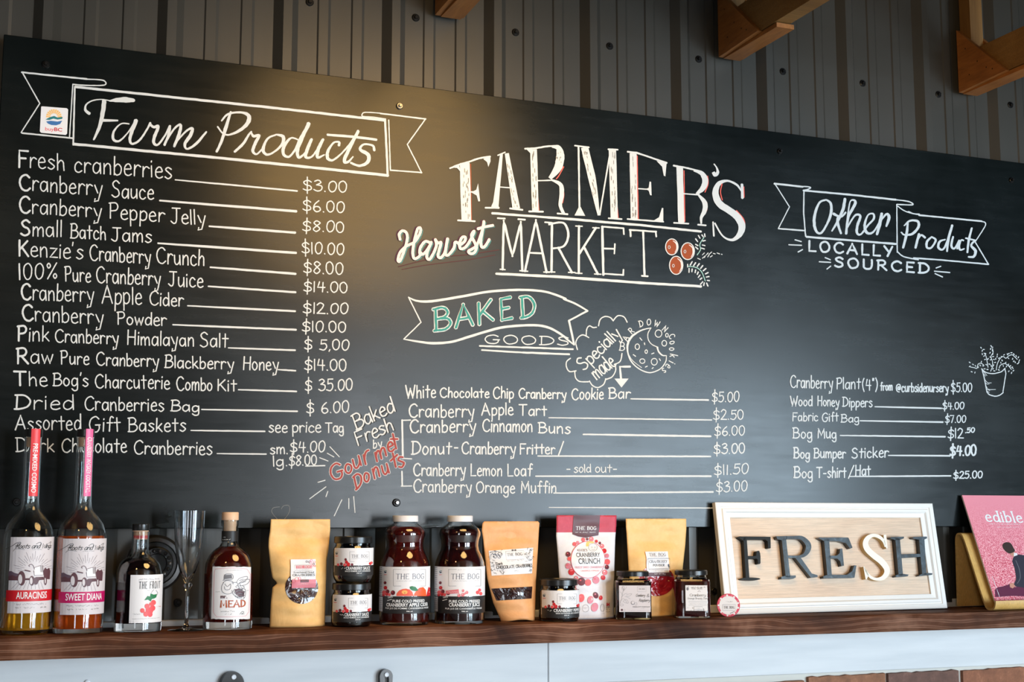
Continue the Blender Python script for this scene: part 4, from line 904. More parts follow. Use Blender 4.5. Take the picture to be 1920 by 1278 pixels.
# ================================================================== TIMBER TRUSS HEELS (upper right)
def prism(P, x0, x1, mname, name, parent):
    """outline P in (y, z) between x0 and x1"""
    n_ = len(P); V = [(x0, y, z) for y, z in P]+[(x1, y, z) for y, z in P]
    F = [tuple(range(n_)), tuple(range(n_, 2*n_))[::-1]]+[(k, n_+k, n_+(k+1) % n_, (k+1) % n_) for k in range(n_)]
    return mesh(name, V, F, mname, parent)
for k, (X, wh) in enumerate(((.884, 'leftmost timber truss end above the chalkboard, only its tip in view'), (1.575, 'middle timber truss end with plywood gusset above the chalkboard'), (2.267, 'rightmost timber truss end with bright orange plywood gusset in the upper corner'))):
    t_ = thing('roof_truss', wh, 'truss', 'timber roof trusses')
    zb = 2.661; yw = YW-.020; g = .012
    tri = [(yw, zb-.004), (yw, zb+.158), (yw-.165, zb+.002)]
    prism(tri, X, X+g, 'plywood', 'gusset', t_); prism([(y-.004, z) for y, z in tri], X+g+.038, X+2*g+.038, 'plywood', 'gusset', t_)
    prism([(yw, zb+.004), (yw-.038, zb+.006), (yw-.038, 3.4), (yw, 3.4)], X+g, X+g+.038, 'post_wood', 'post', t_)
    prism([(yw-.039, zb+.006), (yw-1.6, zb+.012), (yw-1.6, zb+.101), (yw-.039, zb+.095)], X+g, X+g+.038, 'truss_wood', 'bottom_chord', t_)
    prism([(yw, zb-.006), (yw-.22, zb-.006), (yw-.22, zb+.004), (yw, zb+.003)], X+g+.001, X+g+.045, 'plywood', 'cleat', t_)
    for (dy, dz) in ((.03, .10), (.04, .03), (.10, .03), (.12, .02), (.07, .055)):
        b = MB(); b.add([(X-.0006, yw-dy+.002*cos(q), zb+dz+.002*sin(q)) for q in (0, 1, 2, 3, 4, 5)], [(0, 1, 2, 3, 4, 5)]); b.build('nail', 'screw_black', t_)

# ================================================================== BOTTLES, JARS, POUCHES
def axis(px, Yc, py=1180):
    P = at(px, py, Yc); return P.x, depth((P.x, Yc, 1.45))
def prof(px, Yc, L, base=True):
    X, D = axis(px, Yc); k = D/FPX; out = []
    for i, (hw, y) in enumerate(L):
        # height that shows at row y on this axis
        P0 = Vector((X, Yc, 1.4)); P1 = Vector((X, Yc, 1.7))
        def row(P): v_ = P-CC; return 639-FPX*v_.dot(CU)/v_.dot(CF)
        z = 1.4; lo, hi = 1.3, 1.9
        for _ in range(30):
            mid = (lo+hi)/2
            if row(Vector((X, Yc, mid))) > y: lo = mid
            else: hi = mid
        out.append([hw*k, lo])
    return X, Yc, out, k
def seat(pr, X, on=None):
    """rest the lowest ring on the shelf"""
    z0 = on if on is not None else zs(X)+.0002
    pr[0][1] = z0
    for q in pr[1:]: q[1] = max(q[1], z0+.0004)
    return pr
def shell(name, parent, X, Y, pr, th, m='glass', floor_=.004, sq=None, rot=0, seg=44):
    """hollow glass: outer wall up, inner wall down"""
    top = pr[-1]
    inner = [[max(.0015, r-th), z] for r, z in pr if z > pr[0][1]+floor_]
    full = [[.0, pr[0][1]+.0006]]+[[pr[0][0]*.8, pr[0][1]+.0004]]+pr+inner[::-1]+[[0, inner[0][1]]]
    b = MB(); b.lathe([tuple(q) for q in full], X, Y, seg, 0, sq, rot); return b.build(name, m, parent, autos=50)
def solid(name, parent, X, Y, pr, m, seg=40, sq=None, rot=0, autos=35):
    pr = [tuple(q) for q in pr]; b = MB()
    full = ([(0, pr[0][1])] if pr[0][0] > 0 else [])+pr+([(0, pr[-1][1])] if pr[-1][0] > 0 else [])
    b.lathe(full, X, Y, seg, 0, sq, rot); return b.build(name, m, parent, autos=autos)
def cutz(pr, z0, z1, d):
    """the part of a profile between two heights, drawn in by d"""
    def r_at(z):
        for (ra, za), (rb, zb) in zip(pr, pr[1:]):
            if za <= z <= zb or zb <= z <= za: return ra+(rb-ra)*((z-za)/(zb-za) if zb != za else 0)
        return pr[-1][0]
    out = [[r_at(z0)-d, z0]]+[[r-d, z] for r, z in pr if z0 < z < z1]+[[r_at(z1)-d, z1]]
    return out
class Lab(Print):
    """a printed label; positions are read in photograph pixels and laid out flat on the label"""
    def __init__(s, surf, k):
        Print.__init__(s, surf, .00025, .00012, 1.2e-6); s.kk = k
        if hasattr(surf, 'bul'): s.base, s.step = .0006, .0002
    def T(s, txt, xa, xb, y, h, c='ink', layer=2, bold=0.0, y2=None, font='type', w=1.2, **kw):
        u0, v0 = s.surf.inv(s.ox+xa/s.k, s.oy+y/s.k); u1, v1 = s.surf.inv(s.ox+xb/s.k, s.oy+(y if y2 is None else y2)/s.k)
        if y2 is None: v1 = v0
        q = s.kk/s.k; s.px = False
        if font == 'type': s.type(txt, u0, v0, u1, v1, h*q, c, layer, bold)
        elif font == 'fuzz': s.fuzz(u0, v0, u1, v1, h*q, w*q, c, layer)
        else: s.text(txt, u0, v0, u1, v1, h*q, w*q, c, layer, wob=kw.get('wob', 0), jit=0, serif=(font == 'serif'), mod=.45 if font == 'serif' else 0, slant=kw.get('slant', 0), gap=kw.get('gap', 11))
        s.px = True
    def R(s, xa, ya, xb, yb, c, layer=0, u1=None, u0=None, n=18):
        a, v0 = s.surf.inv(s.ox+xa/s.k, s.oy+ya/s.k); b_, v1 = s.surf.inv(s.ox+xb/s.k, s.oy+yb/s.k)
        c0, _ = s.surf.inv(s.ox+xa/s.k, s.oy+yb/s.k)
        s.px = False; s.rect(u0 if u0 is not None else (a+c0)/2, v0, u1 if u1 is not None else b_, v1, c, layer, n); s.px = True
def disc_on(surf, px, py, rx, ry, m, name, parent, off=.0006, x0=None):
    V, F = [surf.pt(*surf.inv(px, py), off)], []; N = 32; K = 6
    for j in range(1, K+1):
        for k in range(N):
            a = 2*pi*k/N; q = j/K; V.append(surf.pt(*surf.inv(px+rx*q*cos(a), py+ry*q*sin(a)), off+(0 if j == K else .0008*sin(7*a+j*2)*sin(j*1.3))))
    for k in range(N): F.append((0, 1+k, 1+(k+1) % N))
    for j in range(K-1):
        for k in range(N): a = 1+j*N+k; b_ = 1+j*N+(k+1) % N; F.append((a, a+N, b_+N, b_))
    return mesh(name, V, F, m, parent, smooth=True)
def berries(p, L, cols=('berry', 'berry_dark', 'berry_lt'), layer=3):
    for i, (x, y, r) in enumerate(L):
        c = cols[i % len(cols)]; p.circ(x, y, r, r*1.08, c, layer+(i % 3), 12); p.circ(x-r*.3, y-r*.35, r*.28, r*.2, 'ink_white' if c == 'berry_pink' else 'berry_lt', layer+3, 8)

# ---- two tall spirit bottles on the left
def tall_bottle(axx, dx, level, liq, label, tagm, tagtxt, band, title, xl, ylab, name_g, capred, tx):
    Yc = 2.500; t_ = thing('spirit_bottle', label, 'bottle', 'tall long-necked spirit bottles at the left end')
    L = [(40, 1190), (44, 1184), (45.2, 1174), (45.4, 1010), (44, 997), (39, 982), (29, 968), (20.5, 959), (16.6, 951), (15.6, 940), (15.2, 880), (15.6, 822), (16.4, 819)]
    X, Y, pr, k = prof(axx, Yc, L); seat(pr, X); D = k*FPX
    solid('liquid', t_, X, Y, cutz(pr, pr[0][1]+.0085, prof(axx, Yc, [(1, level)])[2][0][1], .0028), liq, 48)
    shell('glass_body', t_, X, Y, pr, .0022, floor_=.007)
    z1 = pr[-1][1]
    solid('cork', t_, X, Y, [(12.4*k, z1-.017), (12.8*k, z1-.001)], 'cork'); solid('cap', t_, X, Y, [(16*k, z1+.0003), (16.6*k, z1+.001), (16.6*k, z1+.0125), (15.6*k, z1+.0135)], 'cap_black')
    # paper tag pulled over the stopper and down the neck
    nk = Cyl(X, Y, 16.9*k); p = Lab(nk, k); u0, u1 = tx[0]*k, tx[1]*k; zb = prof(axx, Yc, [(1, 930)])[2][0][1]
    p.px = False; p.rect(u0, zb, u1, z1+.0137, tagm, 0, 6)
    um = (u0+u1)/2; p.type(tagtxt, um-4.2*k, z1-(.012 if len(tagtxt) < 18 else .001), um-4.2*k, zb+.006, 8.4*k, 'ink_white', 3, .012)
    V = []; nn_ = 8
    p.px = True; tg = p.build('neck_tag', t_)
    b = MB()
    for kk_ in range(nn_+1):
        u = u0+(u1-u0)*kk_/nn_; a = u/nk.R; x = X+nk.R*sin(a); yh = math.sqrt(max(0, nk.R**2-(x-X)**2)); b.V += [Vector((x, Y-yh, z1+.0139)), Vector((x, Y+yh, z1+.0139)), Vector((x, Y+yh, zb-.004)), ]
        if kk_: o_ = 3*kk_; b.F += [(o_-3, o_, o_+1, o_-2), (o_-2, o_+1, o_+2, o_-1)]; b.I += [0, 1]
    b.build('tag_fold', [tagm, 'tag_back'], t_)
    # label
    cy = Cyl(X, Y, 45.5*k); p = Lab(cy, k); p.ctx(dx, ylab, 5.11)
    e = cy.R*rad(104)
    p.R(88, 237, 300, 965, 'paper_grey', 0, u1=e)
    # hills, field and tractor
    p.ctx(dx, ylab, 5.11)
    def U(x, y): return cy.inv(p.ox+x/5.11, p.oy+y/5.11)
    p.poly([(84, 565), (110, 562), (140, 580), (180, 590), (200, 640), (200, 652), (82, 652)], 'hill_plum', 2); p.poly([(84, 612), (120, 600), (150, 615), (180, 605), (200, 652), (82, 652)], 'ink_plum', 3)
    p.poly([(414, 560), (430, 528), (450, 545), (468, 530), (480, 560), (474, 640), (420, 640)], 'ink_plum', 2)
    for q in range(22):
        a = pi*(1.0+q/21); r0, r1 = 95+20*(q % 2), 150+25*(q % 3); p.stroke([(325+r0*cos(a), 560+r0*sin(a)*.95), (325+r1*cos(a), 560+r1*sin(a)*.95)], 2.4, 'hill_plum', 'L', 2, 0)
    for q in range(9): p.stroke([(110+q*38, 735), (180+q*26, 662)], 2, 'hill_plum', 'L', 2, 0)
    p.circ(208, 632, 36, 70, 'ink_plum', 4); p.circ(195, 640, 19, 46, 'paper_grey', 5); p.circ(306, 655, 25, 47, 'ink_plum', 4); p.circ(298, 656, 13, 34, 'paper_grey', 5)
    p.circ(432, 655, 14, 42, 'ink_plum', 4); p.circ(430, 655, 6, 28, 'paper_grey', 5)
    p.poly([(240, 632), (330, 628), (345, 620), (415, 618), (420, 645), (375, 650), (355, 690), (330, 694), (325, 650), (240, 650)], 'ink_plum', 3)
    p.poly([(325, 530), (380, 512), (408, 506), (412, 600), (330, 604)], 'paper', 4); p.stroke([(325, 530), (380, 512), (408, 506), (412, 600), (330, 604), (322, 560)], 4, 'ink_plum', 'L', 5, 0)
    for q in range(6): p.stroke([(384+q*5, 512), (386+q*5, 572)], 2, 'ink_plum', 'L', 6, 0)
    p.stroke([(285, 520), (278, 508), (300, 498), (318, 512), (330, 545)], 5, 'ink_plum', 'S', 5, 0); p.stroke([(240, 555), (288, 565)], 11, 'ink_plum', 'L', 5, 0)
    # script name and small print
    p.T('Roots and Wings', 150, 486, 345, 42, 'ink', 3, font='plain', w=5, slant=.45, gap=3)
    for d, w in (('S 60 352 125 318 165 292 200 288 190 312 150 322', 4), ('S 128 372 150 352 200 352 235 358', 2.6), ('S 345 305 375 288 392 292 385 320', 4), ('S 462 300 486 280 478 308', 3)): p.t(d, w, 'ink', 3, 0)
    p.T('x', 290, 400, 362, 9, 'ink_grey', 3, font='fuzz', w=3)
    p.R(60, 745, 300, 852, band, 2, u1=e-.0005); 
    p.T(title, tx[2], tx[3], 828, 62, 'ink_white', 4, .012)
    p.T('x', 135, 440, 890, 18, 'ink_grey', 3, font='fuzz', w=3.5); p.T('x', 145, 200, 922, 14, 'ink', 3, font='fuzz', w=3); p.T('x', 225, 330, 922, 14, 'ink_grey', 3, font='fuzz', w=3); p.T('x', 368, 440, 918, 16, 'ink', 3, font='fuzz', w=4)
    p.build('label', t_)
    return t_
tall_bottle(46, 0, 1118, 'liquid_amber', 'tall clear spirit bottle with red neck tag and red label band, leftmost on the shelf', 'tag_red', 'PRE-MIXED COSMO', 'ink_red', 'AURACINSIS', 0, 960, '', True, (-5, 12.5, 155, 443))
tall_bottle(145.5, 98.5, 1004, 'liquid_orange', 'tall spirit bottle with pink neck tag, magenta label band and orange liquid', 'tag_pink', 'CRANBERRY WHISKEY COCKTAIL', 'ink_magenta', 'SWEET DIANA', 98.5, 963, '', False, (-1, 14, 125, 466))

# ---- dark liqueur bottle
t_ = thing('liqueur_bottle', 'short black-looking liqueur bottle with white berry label, beside the champagne flute', 'bottle')
L = [(40, 1188), (43, 1184), (43.6, 1172), (42.4, 1090), (41.8, 1072), (38.5, 1058), (31, 1049), (21, 1043), (17, 1037), (15.8, 1030), (15.6, 1012), (16, 996)]
X, Y, pr, k = prof(257.5, 2.50, L); seat(pr, X)
solid('liquid', t_, X, Y, cutz(pr, pr[0][1]+.015, prof(257.5, 2.5, [(1, 1046)])[2][0][1], .0028), 'liquid_dark', 48)
shell('glass_body', t_, X, Y, pr, .0024, floor_=.013); z1 = pr[-1][1]
solid('stopper_cork', t_, X, Y, [(12.5*k, z1-.014), (13*k, z1-.0003), (14.6*k, z1+.0003), (14.6*k, z1+.0018)], 'cork'); solid('seal_ring', t_, X, Y, [(13.1*k, z1-.012), (13.1*k, z1-.007)], 'seal_red')
solid('cap', t_, X, Y, [(15.6*k, z1+.002), (16*k, z1+.003), (16*k, z1+.0125), (15*k, z1+.0135)], 'cap_black')
cy = Cyl(X, Y, 43.2*k); p = Lab(cy, k); p.ctx(200, 930, 4.26)
p.R(185, 628, 440, 996, 'paper', 0)
p.T('x', 255, 420, 670, 12, 'ink_grey', 2, font='fuzz', w=3); p.T('THE FRONT', 258, 424, 738, 54, 'ink', 2, font='plain', w=5, gap=30); p.T('x', 325, 365, 755, 8, 'ink_grey', 2, font='fuzz', w=2)
p.poly([(300, 830), (325, 795), (345, 800), (350, 775), (375, 785), (398, 780), (395, 805), (380, 815), (360, 820), (350, 840), (330, 825)], 'leaf', 3); p.t('S 355 770 375 745', 3, 'ink_grey', 3, 0); p.t('S 398 790 405 770 392 750', 3, 'ink_grey', 3, 0)
berries(p, [(372, 848, 20), (365, 892, 22), (322, 878, 20), (350, 915, 20), (332, 908, 22), (285, 912, 18), (312, 940, 20), (345, 942, 20), (352, 860, 14)], ('berry_lt', 'ink_coral', 'berry_lt'))
p.T('x', 210, 268, 945, 8, 'ink_grey', 2, font='fuzz', w=2.5); p.T('x', 205, 420, 982, 6, 'ink_grey', 2, font='fuzz', w=2); p.T('x', 398, 430, 885, 8, 'berry_pink', 2, font='fuzz', w=3)
p.build('label', t_)

# ---- champagne flute
t_ = thing('champagne_flute', 'empty clear champagne flute between the liqueur and mead bottles', 'glass')
L = [(34, 1182), (34, 1181), (20, 1179.5), (6, 1175), (3.8, 1168), (3.4, 1120), (4.0, 1104), (8.5, 1099), (8.5, 1095), (5, 1092), (8, 1086), (15, 1070), (21.5, 1048), (25.5, 1020), (27.5, 990), (28.6, 957)]
X, Y, pr, k = prof(349, 2.49, L); seat(pr, X)
z_in = pr[10][1]
full = [(0, pr[0][1])]+[tuple(q) for q in pr]+[(r-.0011, z) for r, z in pr[::-1] if z > z_in+.001]+[(0, z_in+.002)]
b = MB(); b.lathe(full, X, Y, 48); b.build('flute_glass', 'plastic_clear', t_, autos=60)

# ---- mead bottle
t_ = thing('mead_bottle', 'amber red mead bottle with pale wooden stopper and torn-edge bee label', 'bottle')
L = [(42, 1184), (45, 1180), (45.6, 1168), (45, 1074), (43.5, 1056), (38, 1041), (29, 1031), (19, 1024), (15, 1017), (14.4, 1008), (14.4, 987), (16.4, 985), (16.8, 975)]
X, Y, pr, k = prof(426, 2.50, L); seat(pr, X)
solid('liquid', t_, X, Y, cutz(pr, pr[0][1]+.014, prof(426, 2.5, [(1, 1024)])[2][0][1], .0028), 'liquid_mead', 48)
shell('glass_body', t_, X, Y, pr, .0024, floor_=.012); z1 = pr[-1][1]
solid('stopper', t_, X, Y, [(11.5*k, z1-.020), (11.8*k, z1-.0002), (15.4*k, z1+.0003), (15.7*k, z1+.0012), (15.7*k, z1+.0135), (14.8*k, z1+.0148)], 'wood_stopper')
sl = Cyl(X, Y, 14.8*k); p = Lab(sl, k); p.ctx(200, 930, 4.26); p.R(918, 277, 1040, 360, 'ink_black', 0, u0=-sl.R*3.1, u1=sl.R*3.1, n=40); p.T('x', 925, 990, 350, 10, 'ink_white', 2, font='fuzz', w=3); p.T('x', 925, 950, 332, 9, 'ink_white', 2, font='fuzz', w=3); p.build('neck_sleeve', t_)
cy = Cyl(X, Y, 45.6*k); p = Lab(cy, k); p.ctx(200, 930, 4.26); random.seed(4)
top = [(847+(1152-847)*q/24, 560+5*rnd()) for q in range(25)]; bot = [(1143-(1143-836)*q/24, 980+6*rnd()-((12-q)/12)**2*4) for q in range(25)]
lf = [(838+9*(1-q/14)+3*rnd(), 980-420*q/14) for q in range(1, 14)]; rt = [(1152-8*q/14-3*rnd(), 562+420*q/14) for q in range(1, 14)]
P_ = top+rt+bot+lf
uv = [cy.inv(200+x/4.26, 930+y/4.26) for x, y in P_]
# paper laid as vertical strips so that it hugs the glass
p.px = False; us = [u for u, v_ in uv]; u0, u1 = min(us), max(us)
tp = [cy.inv(200+x/4.26, 930+y/4.26) for x, y in top]; bt = [cy.inv(200+x/4.26, 930+y/4.26) for x, y in bot][::-1]
p.raw([q for a_, b_ in zip(tp, bt) for q in (a_, b_)], [(2*q, 2*q+1, 2*q+3, 2*q+2) for q in range(24)], 'paper', 0); p.px = True
p.stroke([(862, 600), (870, 580), (1000, 572), (1120, 580), (1145, 620), (1142, 760), (1135, 920), (1110, 955), (1000, 962), (880, 962), (855, 930), (856, 760), (862, 600)], 2.5, 'ink_dpink', 'L', 2, 0)
for d in ('S 938 665 945 625 1000 622 1005 660 930 670', 'S 930 690 960 672 1005 680 1010 700', 'S 935 690 920 720 925 760 960 780 1000 770 1020 740', 'S 945 700 965 720 990 700 985 740 950 745 940 720', 'S 1000 690 1040 690 1060 730 1100 740 1108 780 1090 820 1050 810 1010 780 1000 750', 'S 1020 770 1060 750 1095 765', 'S 1030 790 1065 775 1100 790', 'S 1045 806 1075 795 1095 808', 'S 1035 690 1060 655 1120 640 1110 670 1050 700', 'S 1050 700 1090 670 1140 665 1120 700 1070 715', 'S 1060 672 1090 660', 'S 1075 690 1110 680'): p.t(d, 4, 'ink_grey', 3, .1)
random.seed(2)
for q in range(60): x, y = 1005+rnd()*95, 695+rnd()*115; p.stroke([(x, y), (x+8, y+5)], 3.2, 'ink', 'L', 3, 0) if (x-1055)**2/2400+(y-755)**2/3200 < 1 else None
p.poly([(942, 628), (998, 625), (1002, 655), (940, 662)], 'ink_grey', 3); p.poly([(1020, 742), (1060, 735), (1100, 760), (1095, 800), (1060, 805), (1030, 780)], 'ink_plum', 2)
p.T('mr.', 912, 962, 812, 26, 'ink_plum', 4, font='serif', w=6); p.T('MEAD', 910, 1104, 884, 48, 'copper', 4, font='serif', w=13, gap=14); p.T('x', 912, 1032, 925, 12, 'ink_grey', 3, font='fuzz', w=3); p.T('x', 945, 1000, 948, 12, 'ink_grey', 3, font='fuzz', w=3); p.t('S 1062 942 1080 920 1095 925 1075 940 1098 938', 3, 'ink', 3, 0)
p.T('x', 870, 905, 765, 6, 'ink_grey', 2, font='fuzz', w=2); p.T('x', 960, 1080, 592, 4, 'ink_grey', 2, font='fuzz', w=2); p.T('x', 1110, 1136, 756, 6, 'ink_grey', 2, font='fuzz', w=2)
p.build('label', t_)

# ---- juice bottles
def farm_mark(p, x, y, s):
    p.poly([(x-14*s, y), (x+14*s, y), (x+10*s, y+12*s), (x, y+17*s), (x-10*s, y+12*s)], 'ink_navy', 3); p.stroke([(x-14*s, y-3*s), (x, y-12*s), (x+14*s, y-10*s)], 5*s, 'hill', 'L', 3, 0); p.stroke([(x-14*s, y+34*s), (x+14*s, y+34*s)], 5*s, 'ink_coral', 'L', 3, .6)
def logo_box(p, x0, y0, x1, y1, tx0, tx1, ty, th, fy, w=5):
    m_ = (x1-x0)
    for a in (((x0, y0), (x0+m_*.25, y0)), ((x1-m_*.17, y0), (x1, y0)), ((x0, y0), (x0, y1)), ((x1, y0), (x1, y1)), ((x0, y1), (x0+m_*.24, y1)), ((x1-m_*.17, y1), (x1, y1))): p.stroke(list(a), 3*w/5, 'ink_grey', 'L', 2, 0, cap=False)
    p.T('THE BOG', tx0, tx1, ty, th, 'ink_grey' if w < 4 else 'ink_navy', 3, font='serif', w=w*1.15, gap=16); p.T('x', tx0, tx1, fy, th*.2, 'ink_grey', 2, font='fuzz', w=w*.5)
def juice(axx, dx, label, liq, kind):
    t_ = thing('juice_bottle', label, 'bottle', 'waisted juice bottles with white caps')
    L = [(40, 1171), (45, 1168), (47, 1160), (47.2, 1064), (46, 1053), (41.5, 1041), (36.5, 1031), (35, 1022), (36, 1012), (38.8, 1003), (38.8, 997), (36, 991), (28, 984.5), (22.5, 980.5), (21.5, 976)]
    X, Y, pr, k = prof(axx, 2.495, L); seat(pr, X)
    solid('juice', t_, X, Y, cutz(pr, pr[0][1]+.006, prof(axx, 2.495, [(1, 987 if kind else 992)])[2][0][1], .0022), liq, 52)
    shell('glass_body', t_, X, Y, pr, .0018, floor_=.004, seg=52); z1 = pr[-1][1]
    b = MB(); zc0, zc1 = z1-.0015, z1+.010
    n_ = 72; prf = [(24*k, zc0), (24.2*k, zc0+.0008), (24.2*k, zc1-.001), (23*k, zc1), (0, zc1)]
    b.lathe(prf, X, Y, n_)
    for j in (1, 2):
        for q in range(0, n_, 2): v_ = b.V[j*n_+q]; v_.x += (X-v_.x)*.025; v_.y += (Y-v_.y)*.025
    b.build('cap', 'cap_white', t_, autos=50)
    cy = Cyl(X, Y, 47.3*k); p = Lab(cy, k); e = cy.R*rad(108); p.ctx(700+dx, 1040, 9.125)
    p.R(105, 190, 300, 705, 'paper', 0, u1=e, u0=-e); p.R(165, 705, 300, 1000, 'ink_black', 0, u1=e); p.R(100, 700, 160, 965, 'paper_side', 1, u0=-e)
    for q in range(22):
        y = 215+q*33; p.stroke([(112, y), (150, y)], 8, 'ink_grey', 'L', 2, .5)
    farm_mark(p, 210, 285, 1.5)
    logo_box(p, 345, 245, 890, 530, 395, 862, 410, 84, 452, 7.5); p.T('x', 500, 765, 258, 12, 'ink_grey', 2, font='fuzz', w=3)
    berries(p, [(205, 475, 24), (212, 560, 30), (190, 640, 34), (245, 625, 34), (235, 670, 28), (280, 678, 24), (338, 645, 38), (180, 680, 24)], ('berry_dark', 'berry', 'berry_lt'))
    if kind:
        p.poly([(395, 702), (400, 660), (440, 610), (500, 582), (560, 575), (620, 590), (665, 630), (690, 702)], 'apple', 3); p.circ(535, 635, 50, 34, 'apple_hi', 4); p.circ(538, 648, 8, 8, 'ink_plum', 5)
        p.poly([(690, 702), (700, 660), (740, 600), (790, 560), (850, 548), (895, 600), (905, 702)], 'orange', 3); p.circ(790, 600, 30, 26, 'apple', 4)
        p.poly([(620, 545), (660, 530), (720, 545), (768, 605), (720, 618), (660, 605), (630, 580)], 'leaf', 6); p.stroke([(630, 550), (700, 580), (760, 605)], 3, 'ink_black', 'S', 7, 0)
        p.poly([(905, 702), (915, 640), (940, 545), (965, 560), (968, 702)], 'berry', 4)
        p.T('PURE COLD PRESSED', 330, 872, 810, 44, 'ink_white', 3, .02); p.T('CRANBERRY APPLE CIDER', 228, 925, 876, 54, 'ink_white', 3, .02); p.T('PUR JUS DE POMME CANNEBERGE PRESSE', 212, 935, 920, 26, 'ink_white', 3, .006)
    else:
        for x, y, r in ((590, 610, 22), (655, 640, 26), (585, 680, 30), (520, 690, 28), (620, 660, 18), (745, 640, 30), (780, 600, 26), (800, 660, 28)): berries(p, [(x+(0 if x < 700 else 90), y, r)], ('berry_pink',) if x < 700 else ('berry_lt',))
        p.poly([(298, 610), (515, 585), (520, 655), (300, 668)], 'berry_pink', 4); p.T('x', 320, 500, 640, 24, 'paper', 6, font='fuzz', w=5)
        p.T('PURE COLD PRESSED', 352, 875, 815, 44, 'ink_white', 3, .02); p.T('CRANBERRY JUICE', 352, 872, 880, 54, 'ink_white', 3, .02); p.T('PUR JUS DE CANNEBERGE PRESSE', 290, 905, 928, 26, 'ink_white', 3, .006)
    p.T('100%', 255, 335, 742, 28, 'ink_white', 3, .01, y2=725); p.stroke([(245, 778), (318, 758)], 10, 'ink_white', 'L', 3)
    p.T('946 ml', 565, 670, 975, 20, 'ink_white', 3, .01); p.build('label', t_)
juice(758, 0, 'waisted juice bottle with apples on its label, left of the pair with white caps', 'juice_red', True)
juice(861.5, 103.5, 'waisted juice bottle with berries only on its label, right of the pair with white caps', 'juice_dark', False)

# ---- round black-lidded jars
def round_jar(axx, yb, dx, dy, label, grp, on=None, jelly=False):
    t_ = thing('preserve_jar', label, 'jar', grp)
    L = [(31, yb), (35.5, yb-4), (37.6, yb-11), (37.6, yb-58), (35.4, yb-63), (33.2, yb-66), (33.2, yb-74)]
    X, Y, pr, k = prof(axx, 2.485, L); seat(pr, X, on); zt = pr[-1][1]
    solid('preserve', t_, X, Y, cutz(pr, pr[0][1]+.003, zt-.004, .0018), 'jar_black', 44); shell('glass_body', t_, X, Y, pr, .0015, floor_=.002)
    solid('lid', t_, X, Y, [(35.2*k, zt-.0035), (36*k, zt-.0028), (36*k, zt+.0072), (34.6*k, zt+.0088), (31*k, zt+.0088), (30.5*k, zt+.0078)], 'cap_black', 56)
    cy = Cyl(X, Y, 37.9*k); p = Lab(cy, k); e = cy.R*rad(106); p.ctx(480+dx, 930+dy, 4.5625)
    p.R(655, 440, 800, 592, 'paper', 0, u1=e, u0=-cy.R*rad(80)); p.R(672, 592, 800, 680, 'ink_black', 0, u1=e); p.R(650, 590, 668, 648, 'paper_side', 1, u0=-cy.R*rad(80))
    p.ctx(480+dx, 930+dy, 4.5625); farm_mark(p, 692, 486, .75)
    logo_box(p, 803, 474, 966, 558, 818, 955, 525, 26, 537, 3.2)
    berries(p, [(768, 540, 10), (775, 562, 13), (705, 585, 11), (732, 578, 12), (790, 582, 16), (760, 586, 12), (822, 584, 11), (975, 575, 12), (985, 568, 10)], ('berry_dark', 'berry', 'berry_lt'))
    if jelly: p.T('CRANBERRY PEPPER', 772, 985, 628, 24, 'ink_white', 3, .015); p.T('GELEE DE POIVRON AUX CANNEBERGES', 790, 985, 646, 11, 'ink_white', 3, .006)
    else: p.T('CRANBERRY SAUCE', 770, 972, 628, 25, 'ink_white', 3, .018); p.T('SAUCE FERMIERE AUX CANNEBERGES', 762, 975, 646, 12, 'ink_white', 3, .006)
    p.T('xx', 722, 766, 622, 14, 'ink_white', 3, font='fuzz', w=4); p.T('250 ml', 860, 902, 662, 9, 'ink_white', 3, .006)
    p.build('label', t_); return zt+.0088
za = round_jar(658, 1175, -2.5, 87, 'round black-lidded jar of cranberry sauce, lower of the stack', 'stacked sauce jars')
round_jar(660, 1088, 0, 0, 'round black-lidded jar of cranberry sauce, upper of the stack', 'stacked sauce jars', on=za+.0002)
round_jar(1048, 1167, 389, 79, 'round black-lidded jar of pepper jelly in front of the red and white pouch', None, jelly=True)

# ---- square jars
def square_jar(axx, yb, yt, yl0, yl1, hw, lab, label, liq, lhw):
    t_ = thing('square_jar', label, 'jar', 'square jars with black lids'); Yc = 2.485
    X, Y, pr, k = prof(axx, Yc, [(hw-3, yb), (hw-.8, yb-2.5), (hw, yb-6), (hw, yt+6), (hw-1.5, yt+2.5), (hw-7, yt), (lhw-3, yt-3), (lhw-3, yt-9)]); seat(pr, X)
    r_ = math.atan2(X, Yc)*-1+rad(4); rot = r_
    zt = pr[-1][1]
    solid('preserve', t_, X, Y, cutz(pr, pr[0][1]+.004, pr[5][1]-.003, .0022), liq, 48, 7, rot); 
    shell('glass_body', t_, X, Y, pr[:5], .0016, floor_=.003, sq=7, rot=rot, seg=48)
    shell('glass_neck', t_, X, Y, [[(hw-4)*k, pr[4][1]+.0002], [(lhw-2)*k, pr[5][1]+.0005], [(lhw-3)*k, pr[6][1]], [(lhw-3)*k, zt]], .0015, floor_=.0001)
    solid('lid', t_, X, Y, [((lhw-.4)*k, zt-.0045), (lhw*k, zt-.004), (lhw*k, zt+.004), ((lhw-1.6)*k, zt+.0058), ((lhw-5)*k, zt+.0058)], 'cap_black', 48)
    n_ = Vector((sin(r_), -cos(r_), 0)); O = Vector((X, Y, 0))+n_*(hw*k+.0002); pl = Plane(O, (cos(r_), sin(r_), 0), (0, 0, 1)); pl.n = n_
    p = Lab(pl, k); p.ctx(1140, 1040, 9.6); lab(p); p.build('label', t_)
